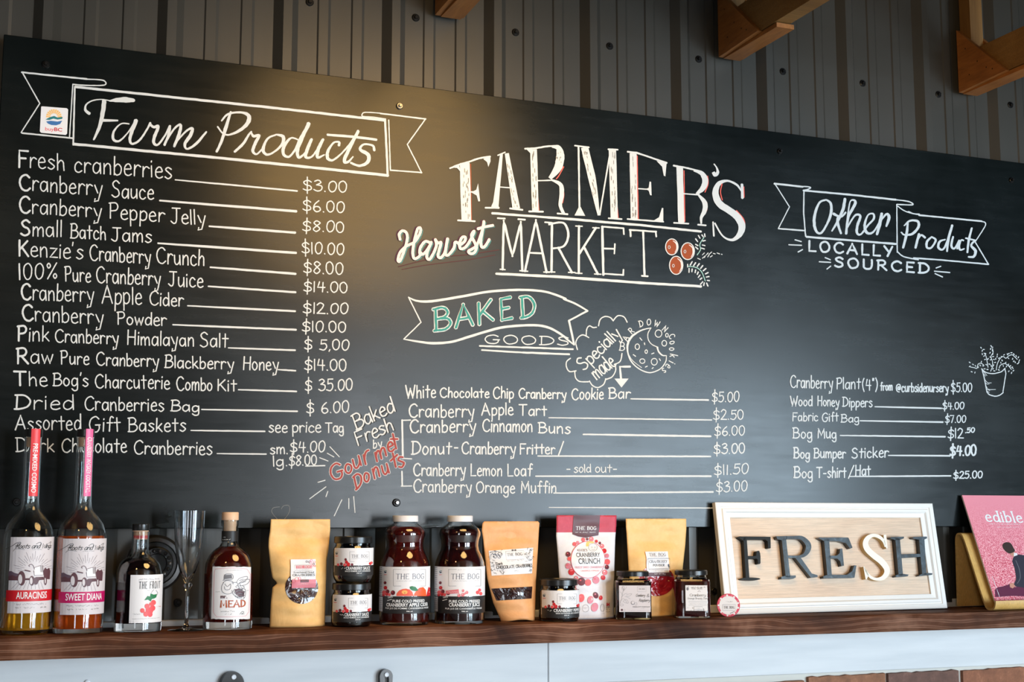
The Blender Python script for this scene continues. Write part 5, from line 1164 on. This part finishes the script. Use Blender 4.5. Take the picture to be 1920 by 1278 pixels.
def lab1(p):
    p.R(200, 548, 768, 1025, 'paper_grey', 0)
    for d in ('S 210 900 240 800 260 700 285 600', 'S 240 760 300 700 350 690', 'S 235 800 290 790 350 870', 'S 260 720 240 680 215 660', 'S 280 650 270 600 255 570', 'S 285 640 320 600 335 570', 'S 300 740 350 760 400 790', 'S 330 720 380 700 430 700 380 740 330 740', 'S 270 830 330 800 370 860 310 860 270 830', 'S 215 860 225 820 250 810', 'S 215 905 240 920 280 900 250 880 215 905', 'S 260 620 250 590 275 560 295 590 285 640'): p.t(d, 3.4, 'ink_grey', 2, 0)
    p.circ(445, 860, 34, 36, 'ink_grey', 2); p.circ(448, 856, 26, 28, 'paper_grey', 3); p.ring(500, 880, 22, 26, 3, 'ink_grey', 3)
    p.stroke([(530, 570), (685, 570), (685, 660), (530, 660), (530, 570)], 2.5, 'ink_grey', 'L', 2, 0); p.T('THE BOG', 555, 665, 622, 22, 'ink_grey', 3, font='serif', w=3)
    p.T('Cranberry', 500, 665, 748, 46, 'ink', 3, font='plain', w=4.5, slant=.3, gap=4); p.T('&', 690, 745, 752, 54, 'ink', 3, font='plain', w=4.5, slant=.2); p.T('Raspberry', 555, 750, 838, 48, 'ink', 3, font='plain', w=4.5, slant=.3, gap=4)
    p.T('MERLOT PARFAIT', 445, 758, 942, 18, 'ink', 3, .0); p.T('x', 590, 650, 968, 12, 'ink_grey', 3, font='fuzz', w=3); p.circ(250, 988, 20, 20, 'ink_plum', 3); p.T('x', 275, 320, 995, 14, 'ink_grey', 3, font='fuzz', w=3); p.T('x', 385, 750, 1003, 7, 'ink_grey', 3, font='fuzz', w=2.5)
def lab2(p):
    p.R(1396, 545, 1795, 1005, 'paper', 0); random.seed(8)
    for q in range(34):
        x = 1410+rnd()*370; y = 560+rnd()*30 if q % 2 else 930+rnd()*60
        p.t('S %f %f %f %f %f %f' % (x, y, x+14*(rnd()-.5), y+16, x+26*rnd()-8, y+6), 3.5, 'ink_grey', 2, .1)
    p.circ(1432, 610, 22, 28, 'ink_grey', 2)
    p.T('THE BOG', 1500, 1700, 618, 34, 'ink_grey', 3, font='serif', w=4); p.t('S 1615 665 1640 645 1665 660', 4, 'berry_dark', 3, 0); p.T('Cranberry', 1472, 1762, 742, 44, 'ink', 3, font='serif', w=5, gap=8); p.T('Orange Brandy Jam', 1432, 1785, 795, 30, 'ink_grey', 3, font='plain', w=3.4)
    for y in (828, 852, 905): p.stroke([(1450, y), (1780, y)], 2.5, 'ink_grey', 'L', 2, 0)
    p.T('x', 1470, 1770, 885, 12, 'ink_grey', 3, font='fuzz', w=3); p.R(1548, 928, 1700, 982, 'paper', 4); p.stroke([(1548, 928), (1700, 928), (1700, 982), (1548, 982), (1548, 928)], 4, 'ink_grey', 'L', 5, 0); p.T('x', 1590, 1660, 965, 16, 'ink_grey', 6, font='fuzz', w=4)
square_jar(1187, 1163, 1084, 0, 0, 33.5, lab1, 'square jar with a wide sprig-drawn label, left of the two square jars', 'jam_dark', 30.5)
square_jar(1297.5, 1160, 1082, 0, 0, 33.5, lab2, 'square jar of dark red jam with narrow label, right of the two square jars', 'jam_red', 30.5)

# ---- pouches
class Bag:
    def __init__(s, Yf, left, right, ytop, thick, top_t=.86, ripple=.0012, seed=0):
        s.Yf = Yf; s.th = thick; s.tt = top_t; s.rp = ripple; s.sd = seed
        def conv(L):
            q = [at(x, y, Yf) for x, y in L]; return sorted([(p_.z, p_.x) for p_ in q])
        s.L, s.R = conv(left), conv(right)
        s.z0 = zs((s.L[0][1]+s.R[0][1])/2)+.0003; s.z1 = at(left[0][0], ytop, Yf).z
    @staticmethod
    def ev(A, z):
        if z <= A[0][0]: return A[0][1]
        for (za, xa), (zb, xb) in zip(A, A[1:]):
            if z <= zb: t = (z-za)/(zb-za) if zb > za else 0; return xa+(xb-xa)*t
        return A[-1][1]
    def bul(s, u, v):
        t = (v-s.z0)/(s.z1-s.z0); a, b_ = Bag.ev(s.L, v), Bag.ev(s.R, v); q = max(-1, min(1, (u-a)/(b_-a)*2-1)) if b_ > a else 0
        t = max(0, min(1, t)); body = 1 if t < .55 else max(.04, 1-(t-.55)/(s.tt-.55)) if t < s.tt else .04
        body = body*body*(3-2*body) if t > .55 else 1
        edge = (1-abs(q)**2.6)
        wr = s.rp*(sin(u*95+v*40+s.sd)+sin(u*40-v*130+s.sd*2)*.8+.6*sin(v*260+u*30))*(1-abs(q)**4)
        return s.th*(.72+.28*(1-t))*body*edge+wr
    def inv(s, px, py):
        Y = s.Yf
        for _ in range(4):
            P = at(px, py, Y); Y = s.Yf-s.bul(P.x, P.z)
        P = at(px, py, Y); return P.x, P.z
    def pt(s, u, v, off=0): return Vector((u, s.Yf-s.bul(u, v)-off, v))
    def mesh(s, name, m, parent, nu=30, nv=48, cut=None, mfun=None, mats=None, wave=0):
        V, F, I = [], [], []
        for side in (1, -1):
            for j in range(nv+1):
                v = s.z0+(s.z1-s.z0)*j/nv; a, b_ = Bag.ev(s.L, v), Bag.ev(s.R, v)
                for i in range(nu+1):
                    u = a+(b_-a)*i/nu; vv = v+(wave*sin(pi*i/nu)**2 if j == 0 else 0)
                    y = s.Yf-s.bul(u, v) if side == 1 else s.Yf+max(.0006, s.th*.7*(1-(abs(i/nu*2-1))**3)*max(.02, 1-j/nv)*.5+.0006)
                    V.append((u, y, vv))
        W = nu+1; H = (nv+1)*W
        for j in range(nv):
            for i in range(nu):
                a = j*W+i; F.append((a, a+1, a+W+1, a+W)); I.append(mfun(V[a], V[a+W+1]) if mfun else 0)
                F.append((H+a, H+a+W, H+a+W+1, H+a+1)); I.append(mfun(V[a], V[a+W+1]) if mfun else 0)
        for j in range(nv): a = j*W; F += [(a, a+W, H+a+W, H+a), (a+nu, H+a+nu, H+a+nu+W, a+nu+W)]; I += [0, 0]
        for i in range(nu): F += [(i, H+i, H+i+1, i+1), (nv*W+i, nv*W+i+1, H+nv*W+i+1, H+nv*W+i)]; I += [0, 0]
        return mesh(name, V, F, mats or m, parent, I, smooth=True)
# dried cranberries
t_ = thing('kraft_pouch', 'tan kraft pouch with a round window and pink label, left of the sauce jars', 'pouch')
B = Bag(2.505, [(508, 975), (506.5, 995), (504, 1010), (503.5, 1025), (507, 1060), (511, 1083), (519, 1091), (520, 1093), (511, 1101), (508, 1130), (505.5, 1178)], [(619, 972), (619, 993), (616, 1030), (612.5, 1050), (611, 1100), (609, 1176)], 973, .020, .84, .0013, 1)
B.mesh('paper_bag', 'kraft_tan', t_, 34, 60); disc_on(B, 565.5, 1101, 31, 30.5, 'foil_window', 'window', t_)
p = Lab(B, 2.5/FPX); p.base = .0022; p.ctx(500, 1030, 8.52); p.R(380, 155, 778, 475, 'paper', 0); p.R(398, 475, 778, 605, 'ink_dpink', 0)
p.stroke([(445, 245), (730, 240), (730, 335), (447, 338), (445, 245)], 3, 'ink_grey', 'L', 2, 0); p.R(465, 252, 715, 298, 'ink_dpink', 2); p.T('THE BOG', 475, 705, 292, 34, 'paper', 4, font='serif', w=5); p.T('x', 465, 715, 322, 10, 'ink_grey', 3, font='fuzz', w=3)
p.T('Sweetened Dried', 424, 750, 376, 28, 'ink', 3, font='serif', w=4); p.T('CRANBERRIES', 412, 762, 422, 30, 'ink', 3, font='serif', w=6, gap=16); p.T('x', 580, 620, 455, 8, 'ink_grey', 3, font='fuzz', w=3)
p.R(535, 478, 668, 518, 'ink_plum', 3); p.T('x', 550, 655, 505, 14, 'ink_dpink', 5, font='fuzz', w=3); p.T('x', 550, 620, 545, 14, 'paper', 3, font='fuzz', w=3); p.T('x', 480, 700, 562, 12, 'paper', 3, font='fuzz', w=3)
for x, y, r, c in ((635, 190, 14, 'hill_plum'), (678, 195, 15, 'hill_plum'), (710, 170, 16, 'ink_pink'), (700, 210, 18, 'ink_pink'), (745, 230, 14, 'berry_dark'), (725, 255, 16, 'ink_pink'), (755, 195, 16, 'berry_pink'), (765, 260, 12, 'berry_pink'), (480, 475, 34, 'berry_pink'), (430, 500, 30, 'berry_pink'), (520, 460, 22, 'ink_pink')): p.ring(x, y, r, r, 6, c, 3, 10)
p.build('label', t_)
# dark chocolate
t_ = thing('kraft_pouch', 'brown kraft pouch with a clear strip window and botanical white label', 'pouch')
B = Bag(2.500, [(908, 977), (904.5, 981), (903.5, 994), (906, 1010), (914, 1085), (925, 1130), (938, 1160), (940, 1166)], [(1008, 976), (1011.5, 980), (1010.5, 993), (1008.5, 1030), (1005, 1090), (1004, 1130), (1002.5, 1163)], 977, .021, .84, .0012, 2.3)
B.mesh('paper_bag', 'kraft_brown', t_, 34, 54, wave=.004)
V, F = [], []
for j in range(5):
    for i in range(17): x = 921+4*j*.6+(998-921-4*j*.6-1.2*j*.3)*i/16; y = 1103+j*22.5/4-4*i/16; V.append(B.pt(*B.inv(x, y), .0005))
for j in range(4):
    for i in range(16): a = j*17+i; F.append((a, a+1, a+18, a+17))
mesh('window', V, F, 'foil_window', t_, smooth=True)
p = Lab(B, 2.6/FPX); p.ctx(890, 940, 4.914)
nn_ = 14; p.raw([q for i in range(nn_+1) for q in ((128+(538-128)*i/nn_, 452-28*i/nn_), (155+(528-155)*i/nn_, 682-22*i/nn_))], [(2*i, 2*i+1, 2*i+3, 2*i+2) for i in range(nn_)], 'paper', 0)
p.ctx(890, 940, 4.914)
p.stroke([(285, 458), (450, 448), (456, 528), (290, 536), (285, 458)], 2, 'ink_grey', 'L', 2, 0); p.T('THE BOG', 300, 440, 502, 26, 'ink', 3, font='serif', w=3.4, y2=494, gap=16); p.T('x', 300, 450, 552, 14, 'ink_grey', 3, font='fuzz', w=2, y2=543)
p.T('Dark', 195, 256, 585, 24, 'ink', 3, font='plain', w=3.6, y2=580); p.T('CHOCOLATE CRANBERRIES', 198, 528, 618, 27, 'ink', 3, font='plain', w=4.2, y2=598, gap=12); p.T('x', 365, 405, 642, 10, 'ink_grey', 3, font='fuzz', w=2.5)
p.poly([(340, 440), (350, 440), (350, 456), (340, 456)], 'ink', 3); p.poly([(370, 439), (380, 439), (380, 455), (370, 455)], 'ink', 3); p.circ(360, 447, 5, 6, 'ink', 3)
random.seed(12)
for x0, y0, x1, y1, n_ in ((140, 455, 255, 520, 26), (150, 520, 185, 660, 20), (185, 630, 270, 668, 14), (480, 432, 530, 560, 34), (490, 610, 525, 655, 10), (460, 480, 490, 500, 6)):
    for q in range(n_):
        x = x0+(x1-x0)*rnd(); y = y0+(y1-y0)*rnd()-(x-128)*.03; a = rnd()*6.3; r = 7+rnd()*8
        p.t('S %f %f %f %f %f %f' % (x, y, x+r*cos(a)-3, y+r*sin(a)*.7, x+r*1.6*cos(a+.5), y+r*1.3*sin(a+.5)), 2.2, 'ink', 2, 0)
for d in ('S 145 470 170 455 215 460 250 480 240 500 200 490 160 480', 'S 170 490 190 480 200 505 190 522 172 510', 'S 205 480 225 490 235 515 220 520 205 500'): p.t(d, 3, 'ink_navy', 3, 0)
p.build('label', t_)
# freeze dried crunch
t_ = thing('snack_pouch', 'glossy white and red snack pouch with a ring of cranberries', 'pouch')
B = Bag(2.515, [(1043.5, 966), (1043.5, 984), (1043, 1005), (1046, 1040), (1050, 1100), (1051, 1161)], [(1156, 965), (1155.5, 984), (1153.5, 1010), (1152, 1060), (1151, 1159)], 965.5, .018, .84, .0008, .6)
B.mesh('bag', None, t_, 34, 54, mats=['pouch_white', 'pouch_red'], mfun=lambda a, b_: 1 if (a[2]+b_[2])/2 > at(1100, 999, 2.51).z else 0)
p = Lab(B, 2.69/FPX); p.ctx(1030, 960, 6.086)
p.poly([(275, 36), (350, 34), (430, 33), (510, 34), (578, 36), (572, 100), (568, 180), (558, 262), (500, 272), (412, 290), (330, 276), (262, 250), (265, 180), (270, 100)], 'ink_plum', 2)
p.T('THE BOG', 302, 532, 200, 38, 'ink_white', 4, font='serif', w=7, gap=16); p.T('x', 292, 525, 234, 12, 'ink_white', 4, font='fuzz', w=4)
random.seed(31)
ring = [(385, 312, 22), (430, 305, 14), (478, 305, 26), (535, 330, 16), (322, 345, 18), (285, 362, 22), (575, 350, 14), (600, 385, 24), (625, 440, 26), (655, 495, 24), (660, 565, 32), (655, 625, 24), (632, 685, 30), (612, 745, 26), (530, 772, 40), (440, 800, 36), (365, 790, 44), (305, 750, 24), (250, 680, 36), (212, 612, 32), (225, 530, 22), (212, 478, 28), (250, 650, 20)]
for i, (x, y, r) in enumerate(ring): berries(p, [(x, y, r)], (('berry_lt', 'berry_dark', 'berry_pink', 'berry', 'ink_dpink')[i % 5],), 2+(i % 2))
p.circ(436, 540, 196, 212, 'ring_pink', 5, 40); p.circ(436, 540, 190, 206, 'paper', 6, 40)
p.T("KENZIE'S", 316, 430, 444, 24, 'ink_plum', 8, font='plain', w=3.6); p.T('CRANBERRY', 305, 574, 510, 48, 'ink', 8, .008); p.T('CRUNCH', 328, 574, 588, 62, 'ink', 8, .012)
p.T('FREEZE DRIED CRANBERRIES', 288, 610, 640, 24, 'ink_dpink', 8, .006); p.T('CANNEBERGES LYOPHILISEES', 352, 568, 676, 17, 'berry_pink', 8, 0)
p.poly([(415, 385), (420, 340), (455, 330), (500, 335), (500, 352), (455, 355), (440, 385)], 'ink_yellow', 8, True); p.ring(492, 400, 50, 44, 3, 'ink_grey', 8, 18); p.circ(480, 398, 4, 4, 'ink', 9); p.circ(515, 398, 4, 4, 'ink', 9); p.t('S 475 420 495 430 515 418', 2.5, 'ink_grey', 9, 0)
for i, (x, y, r) in enumerate(((362, 978, 42), (468, 998, 40), (528, 945, 34), (585, 975, 24), (515, 1082, 46))): p.circ(x, y, r*.85, r*1.12, ('berry_lt', 'ink_dpink', 'berry_dark', 'berry', 'ink_dpink')[i], 3, 20, (.2, .3, -.4, .1, .3)[i]); p.circ(x-r*.25, y-r*.35, r*.25, r*.3, 'berry_pink', 5, 10)
p.T('50', 470, 505, 1002, 26, 'ink_white', 7, .01); p.ring(412, 1095, 38, 42, 3, 'ink_grey', 3); p.T('x', 388, 438, 1100, 16, 'ink_grey', 4, font='fuzz', w=3); p.ring(604, 1088, 22, 42, 3, 'ink_grey', 3); p.ring(326, 1098, 22, 36, 3, 'ink_grey', 3)
for x0, x1 in ((652, 662), (676, 684)): p.poly([(x0, 1030), (x1, 1030), (x1, 1070), (x0, 1070)], 'ink_red', 3)
p.circ(669, 1050, 6, 10, 'ink_red', 3)
for y in (1090, 1115, 1140): p.T('x', 642, 692, y, 10, 'ink', 3, font='fuzz', w=4)
p.T('x', 585, 628, 1158, 6, 'ink_grey', 3, font='fuzz', w=2); p.build('printing', t_)
# powder
t_ = thing('kraft_pouch', 'tan kraft pouch of red powder standing behind the two square jars', 'pouch')
B = Bag(2.538, [(1173.5, 972), (1174, 990), (1175, 1000), (1179, 1070), (1184, 1120), (1187, 1159)], [(1286.5, 972), (1287, 989), (1285, 1020), (1279, 1075), (1268, 1120), (1262, 1158)], 972, .016, .82, .0009, 4)
B.mesh('paper_bag', 'kraft_tan', t_, 34, 54); disc_on(B, 1231, 1088, 33.5, 29, 'powder_window', 'window', t_)
p = Lab(B, 2.77/FPX); p.base = .0020; p.ctx(1130, 940, 4.915); p.R(395, 460, 610, 652, 'paper', 0); p.R(412, 652, 628, 684, 'ink_plum', 0)
p.T('THE BOG', 428, 580, 500, 26, 'ink_grey', 3, font='serif', w=4, gap=15); p.T('x', 440, 575, 510, 6, 'ink_grey', 3, font='fuzz', w=2); p.stroke([(410, 522), (612, 520)], 2, 'ink_grey', 'L', 2, 0)
p.stroke([(412, 526), (615, 524), (618, 615), (420, 620), (412, 526)], 2, 'ink_navy', 'L', 2, 0); p.T('CRANBERRY', 425, 588, 563, 24, 'ink_grey', 3, font='serif', w=3.6, gap=14); p.T('POWDER', 460, 564, 595, 18, 'ink', 3, font='serif', w=4, gap=18)
p.T('x', 420, 610, 628, 5, 'ink_grey', 3, font='fuzz', w=2); p.T('x', 425, 600, 642, 5, 'ink_grey', 3, font='fuzz', w=2); p.T('NET WT 70 g', 472, 572, 672, 12, 'paper', 3, 0); p.circ(602, 585, 8, 10, 'ink_navy', 3); p.circ(606, 600, 8, 6, 'ink', 3); p.build('label', t_)

# ---- round tin leaning at the sign's corner
t_ = thing('round_tin', 'small round tin with a white and pink lid, leaning against the sign frame', 'tin')
k = depth(at(1366, 1138, 2.462))/FPX; r = 21.5*k; X = at(1366, 1138, 2.462).x; O = Vector((X, 2.462, zs(X)+r+.0002)); ang = -math.atan2(X, 2.462)*.9
nv_ = Vector((sin(ang), -cos(ang), 0)); eu = Vector((cos(ang), sin(ang), 0)); ez = Vector((0, 0, 1))
def tin(rings, seg, name, m):
    V, F = [], []
    for rr, d in rings:
        for q in range(seg): a = 2*pi*q/seg; V.append(O+eu*rr*cos(a)+ez*rr*sin(a)+nv_*d)
    for j in range(len(rings)-1):
        for q in range(seg): q2 = (q+1) % seg; F.append((j*seg+q, j*seg+q2, (j+1)*seg+q2, (j+1)*seg+q))
    F.append(tuple(range(seg))[::-1]); F.append(tuple((len(rings)-1)*seg+q for q in range(seg))); return mesh(name, V, F, m, t_)
tin([(r*.96, -.016), (r*.96, -.004)], 40, 'tin_base', 'screw_steel'); tin([(r, -.006), (r, -.0006), (r*.97, 0)], 40, 'lid', 'ring_pink')
pl = Plane(O, eu, ez); pl.n = nv_; p = Lab(pl, k); p.px = False
for q in range(26):
    a = 2*pi*q/26; p.circ(r*.86*cos(a), r*.86*sin(a), r*.09, r*.09, ('ring_pink', 'paper', 'berry_pink')[q % 3], 1, 8)
p.circ(0, 0, r*.97, r*.97, 'ring_pink', 0, 40); p.circ(0, 0, r*.80, r*.80, 'paper', 2, 36); p.px = True
p.ctx(1130, 940, 4.915); p.stroke([(1105, 948), (1225, 948), (1225, 1002), (1105, 1002), (1105, 948)], 2.4, 'ink_grey', 'L', 4, 0); p.T('THE BOG', 1116, 1216, 984, 22, 'ink_grey', 5, font='serif', w=3.4); p.T('x', 1130, 1200, 925, 10, 'ink_grey', 4, font='fuzz', w=2.5); p.t('S 1175 1030 1195 1020 1215 1012', 4, 'ink', 4, 0); p.T('x', 1140, 1200, 1050, 8, 'ink_grey', 4, font='fuzz', w=2)
p.build('lid_label', t_)

# ================================================================== FRAMED SIGN
t_ = thing('framed_sign', 'white framed wooden sign spelling FRESH, leaning on the chalkboard', 'sign')
X0, X1 = 1.517, 2.0985; zb = zs(1.81)+.0022; ev = Vector((0, .0368, .235)).normalized()
PL = Plane((X0, 2.513, zb), (1, 0, 0), ev); Wd = X1-X0; Ht = PL.inv(1341, 941)[1]
us = [PL.inv(1373, 969), PL.inv(1727, 969), PL.inv(1750, 1114), PL.inv(1384, 1120)]
il, ir, it, ib = (us[0][0]+us[3][0])/2, Wd-(us[1][0]+us[2][0])/2, Ht-(us[0][1]+us[1][1])/2, (us[2][1]+us[3][1])/2
def loop(f, d):
    """rectangle inset by fraction f of the bar widths at depth d"""
    return [PL.pt(il*f, ib*f, d), PL.pt(Wd-ir*f, ib*f, d), PL.pt(Wd-ir*f, Ht-it*f, d), PL.pt(il*f, Ht-it*f, d)]
# four mitred bars
secs = [(0, -.013), (0, -.001), (.05, 0), (.30, 0), (.34, -.0022), (.40, -.0022), (.46, .0006), (.62, .0006), (.72, -.003), (.97, -.0045), (1, -.005), (1, -.0115), (.9, -.013)]
lps = [loop(f, d) for f, d in secs]
for q in range(4):
    q2 = (q+1) % 4; V = []; F = []
    for l_ in lps: V += [l_[q], l_[q2]]
    n_ = len(lps)
    for j in range(n_): a, b_ = 2*j, 2*((j+1) % n_); F.append((a, a+1, b_+1, b_))
    F += [tuple(2*j for j in range(n_)), tuple(2*j+1 for j in range(n_))[::-1]]
    mesh('frame_bar', V, F, 'frame_white', t_)
b = MB(); c8 = loop(.93, -.0085)+loop(.93, -.0122); b.add(c8, [(0, 1, 2, 3), (7, 6, 5, 4), (0, 4, 5, 1), (1, 5, 6, 2), (2, 6, 7, 3), (3, 7, 4, 0)]); b.build('backing_board', 'backing_wood', t_)
FRONT = Plane(PL.pt(0, 0, .0045), (1, 0, 0), ev)
def extr(pieces, ctx, mfront, mside, label=None):
    b = MB()
    for P in pieces:
        uv = [FRONT.inv(ctx[0]+x/ctx[2], ctx[1]+y/ctx[2]) for x, y in P]; n_ = len(uv)
        if sum(a[0]*b_[1]-b_[0]*a[1] for a, b_ in zip(uv, uv[1:]+uv[:1])) < 0: uv = uv[::-1]
        cx = sum(u for u, v in uv)/n_; cv_ = sum(v for u, v in uv)/n_
        V = [FRONT.pt(u, v, 0) for u, v in uv]+[FRONT.pt(u, v, -.0132) for u, v in uv]
        tri = tessellate_polygon([[Vector((u, v, 0)) for u, v in uv]])
        o = len(b.V); b.V += V; 
        for f_ in tri: b.F.append(tuple(o+q for q in f_)); b.I.append(0)
        for q in range(n_): b.F.append((o+q, o+n_+q, o+n_+(q+1) % n_, o+(q+1) % n_)); b.I.append(1)
        EPS_ = 1
    o = b.build('letter', [mfront, mside], t_)
    if label: o['label'] = label
    return o
def rib(P, W):
    P = smooth_pts([(x, y, w) for (x, y), w in zip(P, W)], n=5); L, R = [], []
    for i in range(len(P)):
        a, b_ = P[max(0, i-1)], P[min(len(P)-1, i+1)]; dx, dy = b_[0]-a[0], b_[1]-a[1]; l_ = math.hypot(dx, dy); dx /= l_; dy /= l_; h = P[i][2]/2
        L.append((P[i][0]-dy*h, P[i][1]+dx*h)); R.append((P[i][0]+dy*h, P[i][1]-dx*h))
    return L+R[::-1]
C3 = (1370, 980, 9.83); C4 = (1540, 980, 7.1)
extr([[(236, 270), (296, 270), (345, 1010), (282, 1010)], [(140, 262), (160, 248), (736, 254), (738, 462), (724, 468), (690, 462), (684, 340), (640, 306), (300, 304), (236, 330), (180, 290)],
      [(305, 608), (440, 610), (472, 600), (478, 530), (494, 514), (526, 512), (544, 560), (550, 620), (550, 742), (534, 756), (506, 752), (498, 672), (470, 656), (310, 662)],
      [(190+180+178*cos(a*.35), 1030+26*sin(a*.35)) for a in range(18)]], C3, 'letter_black', 'letter_black', 'matte black letter F')
extr([[(942, 290), (1022, 290), (1100, 1000), (1015, 1000)], [(842, 246), (1040, 240), (1040, 300), (950, 320), (862, 300)], rib([(1020, 270), (1180, 266), (1320, 280), (1428, 390), (1424, 500), (1350, 596), (1220, 622), (1060, 620)], [52, 56, 74, 98, 94, 62, 44, 40]),
      [(1190, 640), (1290, 636), (1400, 790), (1495, 930), (1600, 960), (1604, 995), (1480, 1008)], [(934, 990), (1010, 972), (1200, 965), (1202, 1004), (1150, 1028), (936, 1032)]], C3, 'letter_dark', 'cap_black')
extr([[(-37, 200), (-30, 192), (350, 193), (364, 200), (416, 328), (384, 342), (330, 270), (240, 243), (105, 238), (30, 238)], [(36, 215), (104, 220), (140, 700), (82, 700)],
      [(100, 436), (210, 434), (244, 400), (252, 342), (280, 338), (302, 568), (268, 576), (252, 510), (215, 474), (108, 470)], [(24, 708), (90, 688), (345, 690), (412, 640), (440, 562), (468, 565), (442, 728), (30, 736)]], C4, 'letter_dark', 'cap_black')
extr([rib([(850, 320), (828, 240), (770, 185), (690, 165), (620, 200), (588, 270), (615, 350), (700, 432), (800, 510), (868, 600), (870, 670), (820, 730), (740, 748), (660, 722), (600, 650), (572, 590)], [12, 34, 44, 44, 60, 72, 78, 80, 82, 76, 70, 56, 38, 34, 22, 8]),
      [(828, 158), (862, 155), (882, 330), (866, 342), (836, 250)], [(560, 582), (574, 580), (630, 690), (606, 748), (590, 748)]], C4, 'letter_cream', 'letter_side', 'cream letter S with tan edges')
extr([[(985, 205), (1046, 205), (1088, 700), (1030, 700)], [(920, 196), (935, 186), (1100, 182), (1100, 204), (1046, 226), (985, 228), (925, 208)], [(986, 700), (1030, 682), (1085, 676), (1162, 686), (1152, 708), (996, 720)],
      [(1300, 205), (1372, 205), (1400, 690), (1344, 690)], [(1215, 196), (1228, 185), (1405, 180), (1408, 204), (1372, 220), (1300, 224), (1225, 208)], [(1300, 696), (1344, 676), (1400, 664), (1478, 668), (1476, 690), (1306, 706)], [(1066, 416), (1322, 410), (1326, 450), (1070, 466)]], C4, 'letter_dark', 'cap_black')

# ================================================================== MAGAZINE ON A BENT WOOD STAND
t_ = thing('magazine_stand', 'bent bamboo stand holding the pink magazine at the right end of the shelf', 'stand')
path = [(2.5665, 1.3995), (2.5655, 1.46), (2.5640, 1.53), (2.5625, 1.556), (2.557, 1.5655), (2.547, 1.5660), (2.540, 1.560), (2.528, 1.535), (2.505, 1.478), (2.485, 1.430), (2.474, 1.407), (2.467, 1.4000), (2.457, 1.3985), (2.447, 1.4020), (2.4425, 1.4100), (2.4415, 1.4185)]
path = [(y, z+zs(2.3)-1.396) for y, z in path]
P = smooth_pts(path, n=4); L, R = [], []
for i in range(len(P)):
    a, b_ = P[max(0, i-1)], P[min(len(P)-1, i+1)]; dy, dz = b_[0]-a[0], b_[1]-a[1]; l_ = math.hypot(dy, dz); dy /= l_; dz /= l_
    L.append((P[i][0]-dz*.0022, P[i][1]+dy*.0022)); R.append((P[i][0]+dz*.0022, P[i][1]-dy*.0022))
out = L+R[::-1]; n_ = len(out); xa, xb = 2.172, 2.455
V = [(xa, y, z) for y, z in out]+[(xb, y, z) for y, z in out]; h_ = len(P)
F = [(k, n_+k, n_+(k+1) % n_, (k+1) % n_) for k in range(n_)]
for k in range(h_-1): F += [(k, k+1, n_-2-k, n_-1-k), (n_+k, n_+n_-1-k, n_+n_-2-k, n_+k+1)]
mesh('bent_sheet', V, F, 'bamboo', t_)
t_ = thing('magazine', 'pink magazine with a man raking berries on the cover, cut off by the right edge', 'magazine')
ev2 = Vector((0, .098, .250)).normalized(); MP = Plane((2.192, 2.4605, zs(2.3)+.0105), (1, 0, 0), ev2); hM = MP.inv(1802, 928)[1]
b = MB(); c8 = [MP.pt(u, v, d) for d in (0, -.0035) for u, v in ((0, 0), (.216, 0), (.216, hM), (0, hM))]; b.add(c8, [(7, 6, 5, 4), (0, 4, 5, 1), (1, 5, 6, 2), (2, 6, 7, 3), (3, 7, 4, 0)]); b.build('pages', 'page_edge', t_)
p = Lab(MP, 3.0/FPX); p.px = False
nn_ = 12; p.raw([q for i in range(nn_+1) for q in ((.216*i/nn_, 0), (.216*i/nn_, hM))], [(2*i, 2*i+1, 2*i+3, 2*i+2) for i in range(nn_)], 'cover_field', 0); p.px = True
p.ctx(1760, 900, 4.9125); p.T('edible', 440, 775, 378, 108, 'ink_white', 3, font='serif', w=19, y2=388, gap=15); p.T('x', 462, 760, 408, 12, 'paper', 3, font='fuzz', w=4, y2=412); p.T('x', 530, 745, 438, 10, 'paper', 3, font='fuzz', w=3)
p.poly([(515, 1010), (545, 985), (600, 975), (650, 960), (700, 985), (800, 960), (900, 950), (1000, 1000), (1000, 1060), (800, 1070), (680, 1065), (520, 1076)], 'shade_plum', 2)
p.poly([(690, 700), (720, 684), (760, 686), (820, 700), (900, 740), (960, 840), (960, 990), (860, 1010), (760, 985), (700, 978), (712, 900), (700, 820), (676, 745)], 'cloth_dark', 4)
p.poly([(676, 745), (700, 820), (718, 900), (690, 960), (712, 980), (760, 930), (752, 830), (722, 740)], 'cloth_dark', 5); p.stroke([(708, 740), (740, 820), (748, 900), (722, 950)], 4, 'ink_grey', 'S', 6, 0)
p.poly([(652, 950), (690, 945), (704, 975), (680, 996), (655, 985)], 'skin', 5); p.poly([(650, 660), (690, 650), (718, 680), (690, 706), (660, 690)], 'skin', 5); p.poly([(690, 668), (720, 672), (724, 690), (690, 702)], 'paper', 6)
p.poly([(590, 590), (620, 572), (660, 580), (685, 620), (698, 655), (650, 675), (610, 650), (590, 620)], 'hair_dark', 7, True); p.stroke([(655, 960), (580, 985), (530, 1000)], 8, 'shade_plum', 'L', 4)
p.stroke([(492, 885), (560, 1075)], 3.5, 'paper', 'L', 3, .5)
p.build('cover', t_)
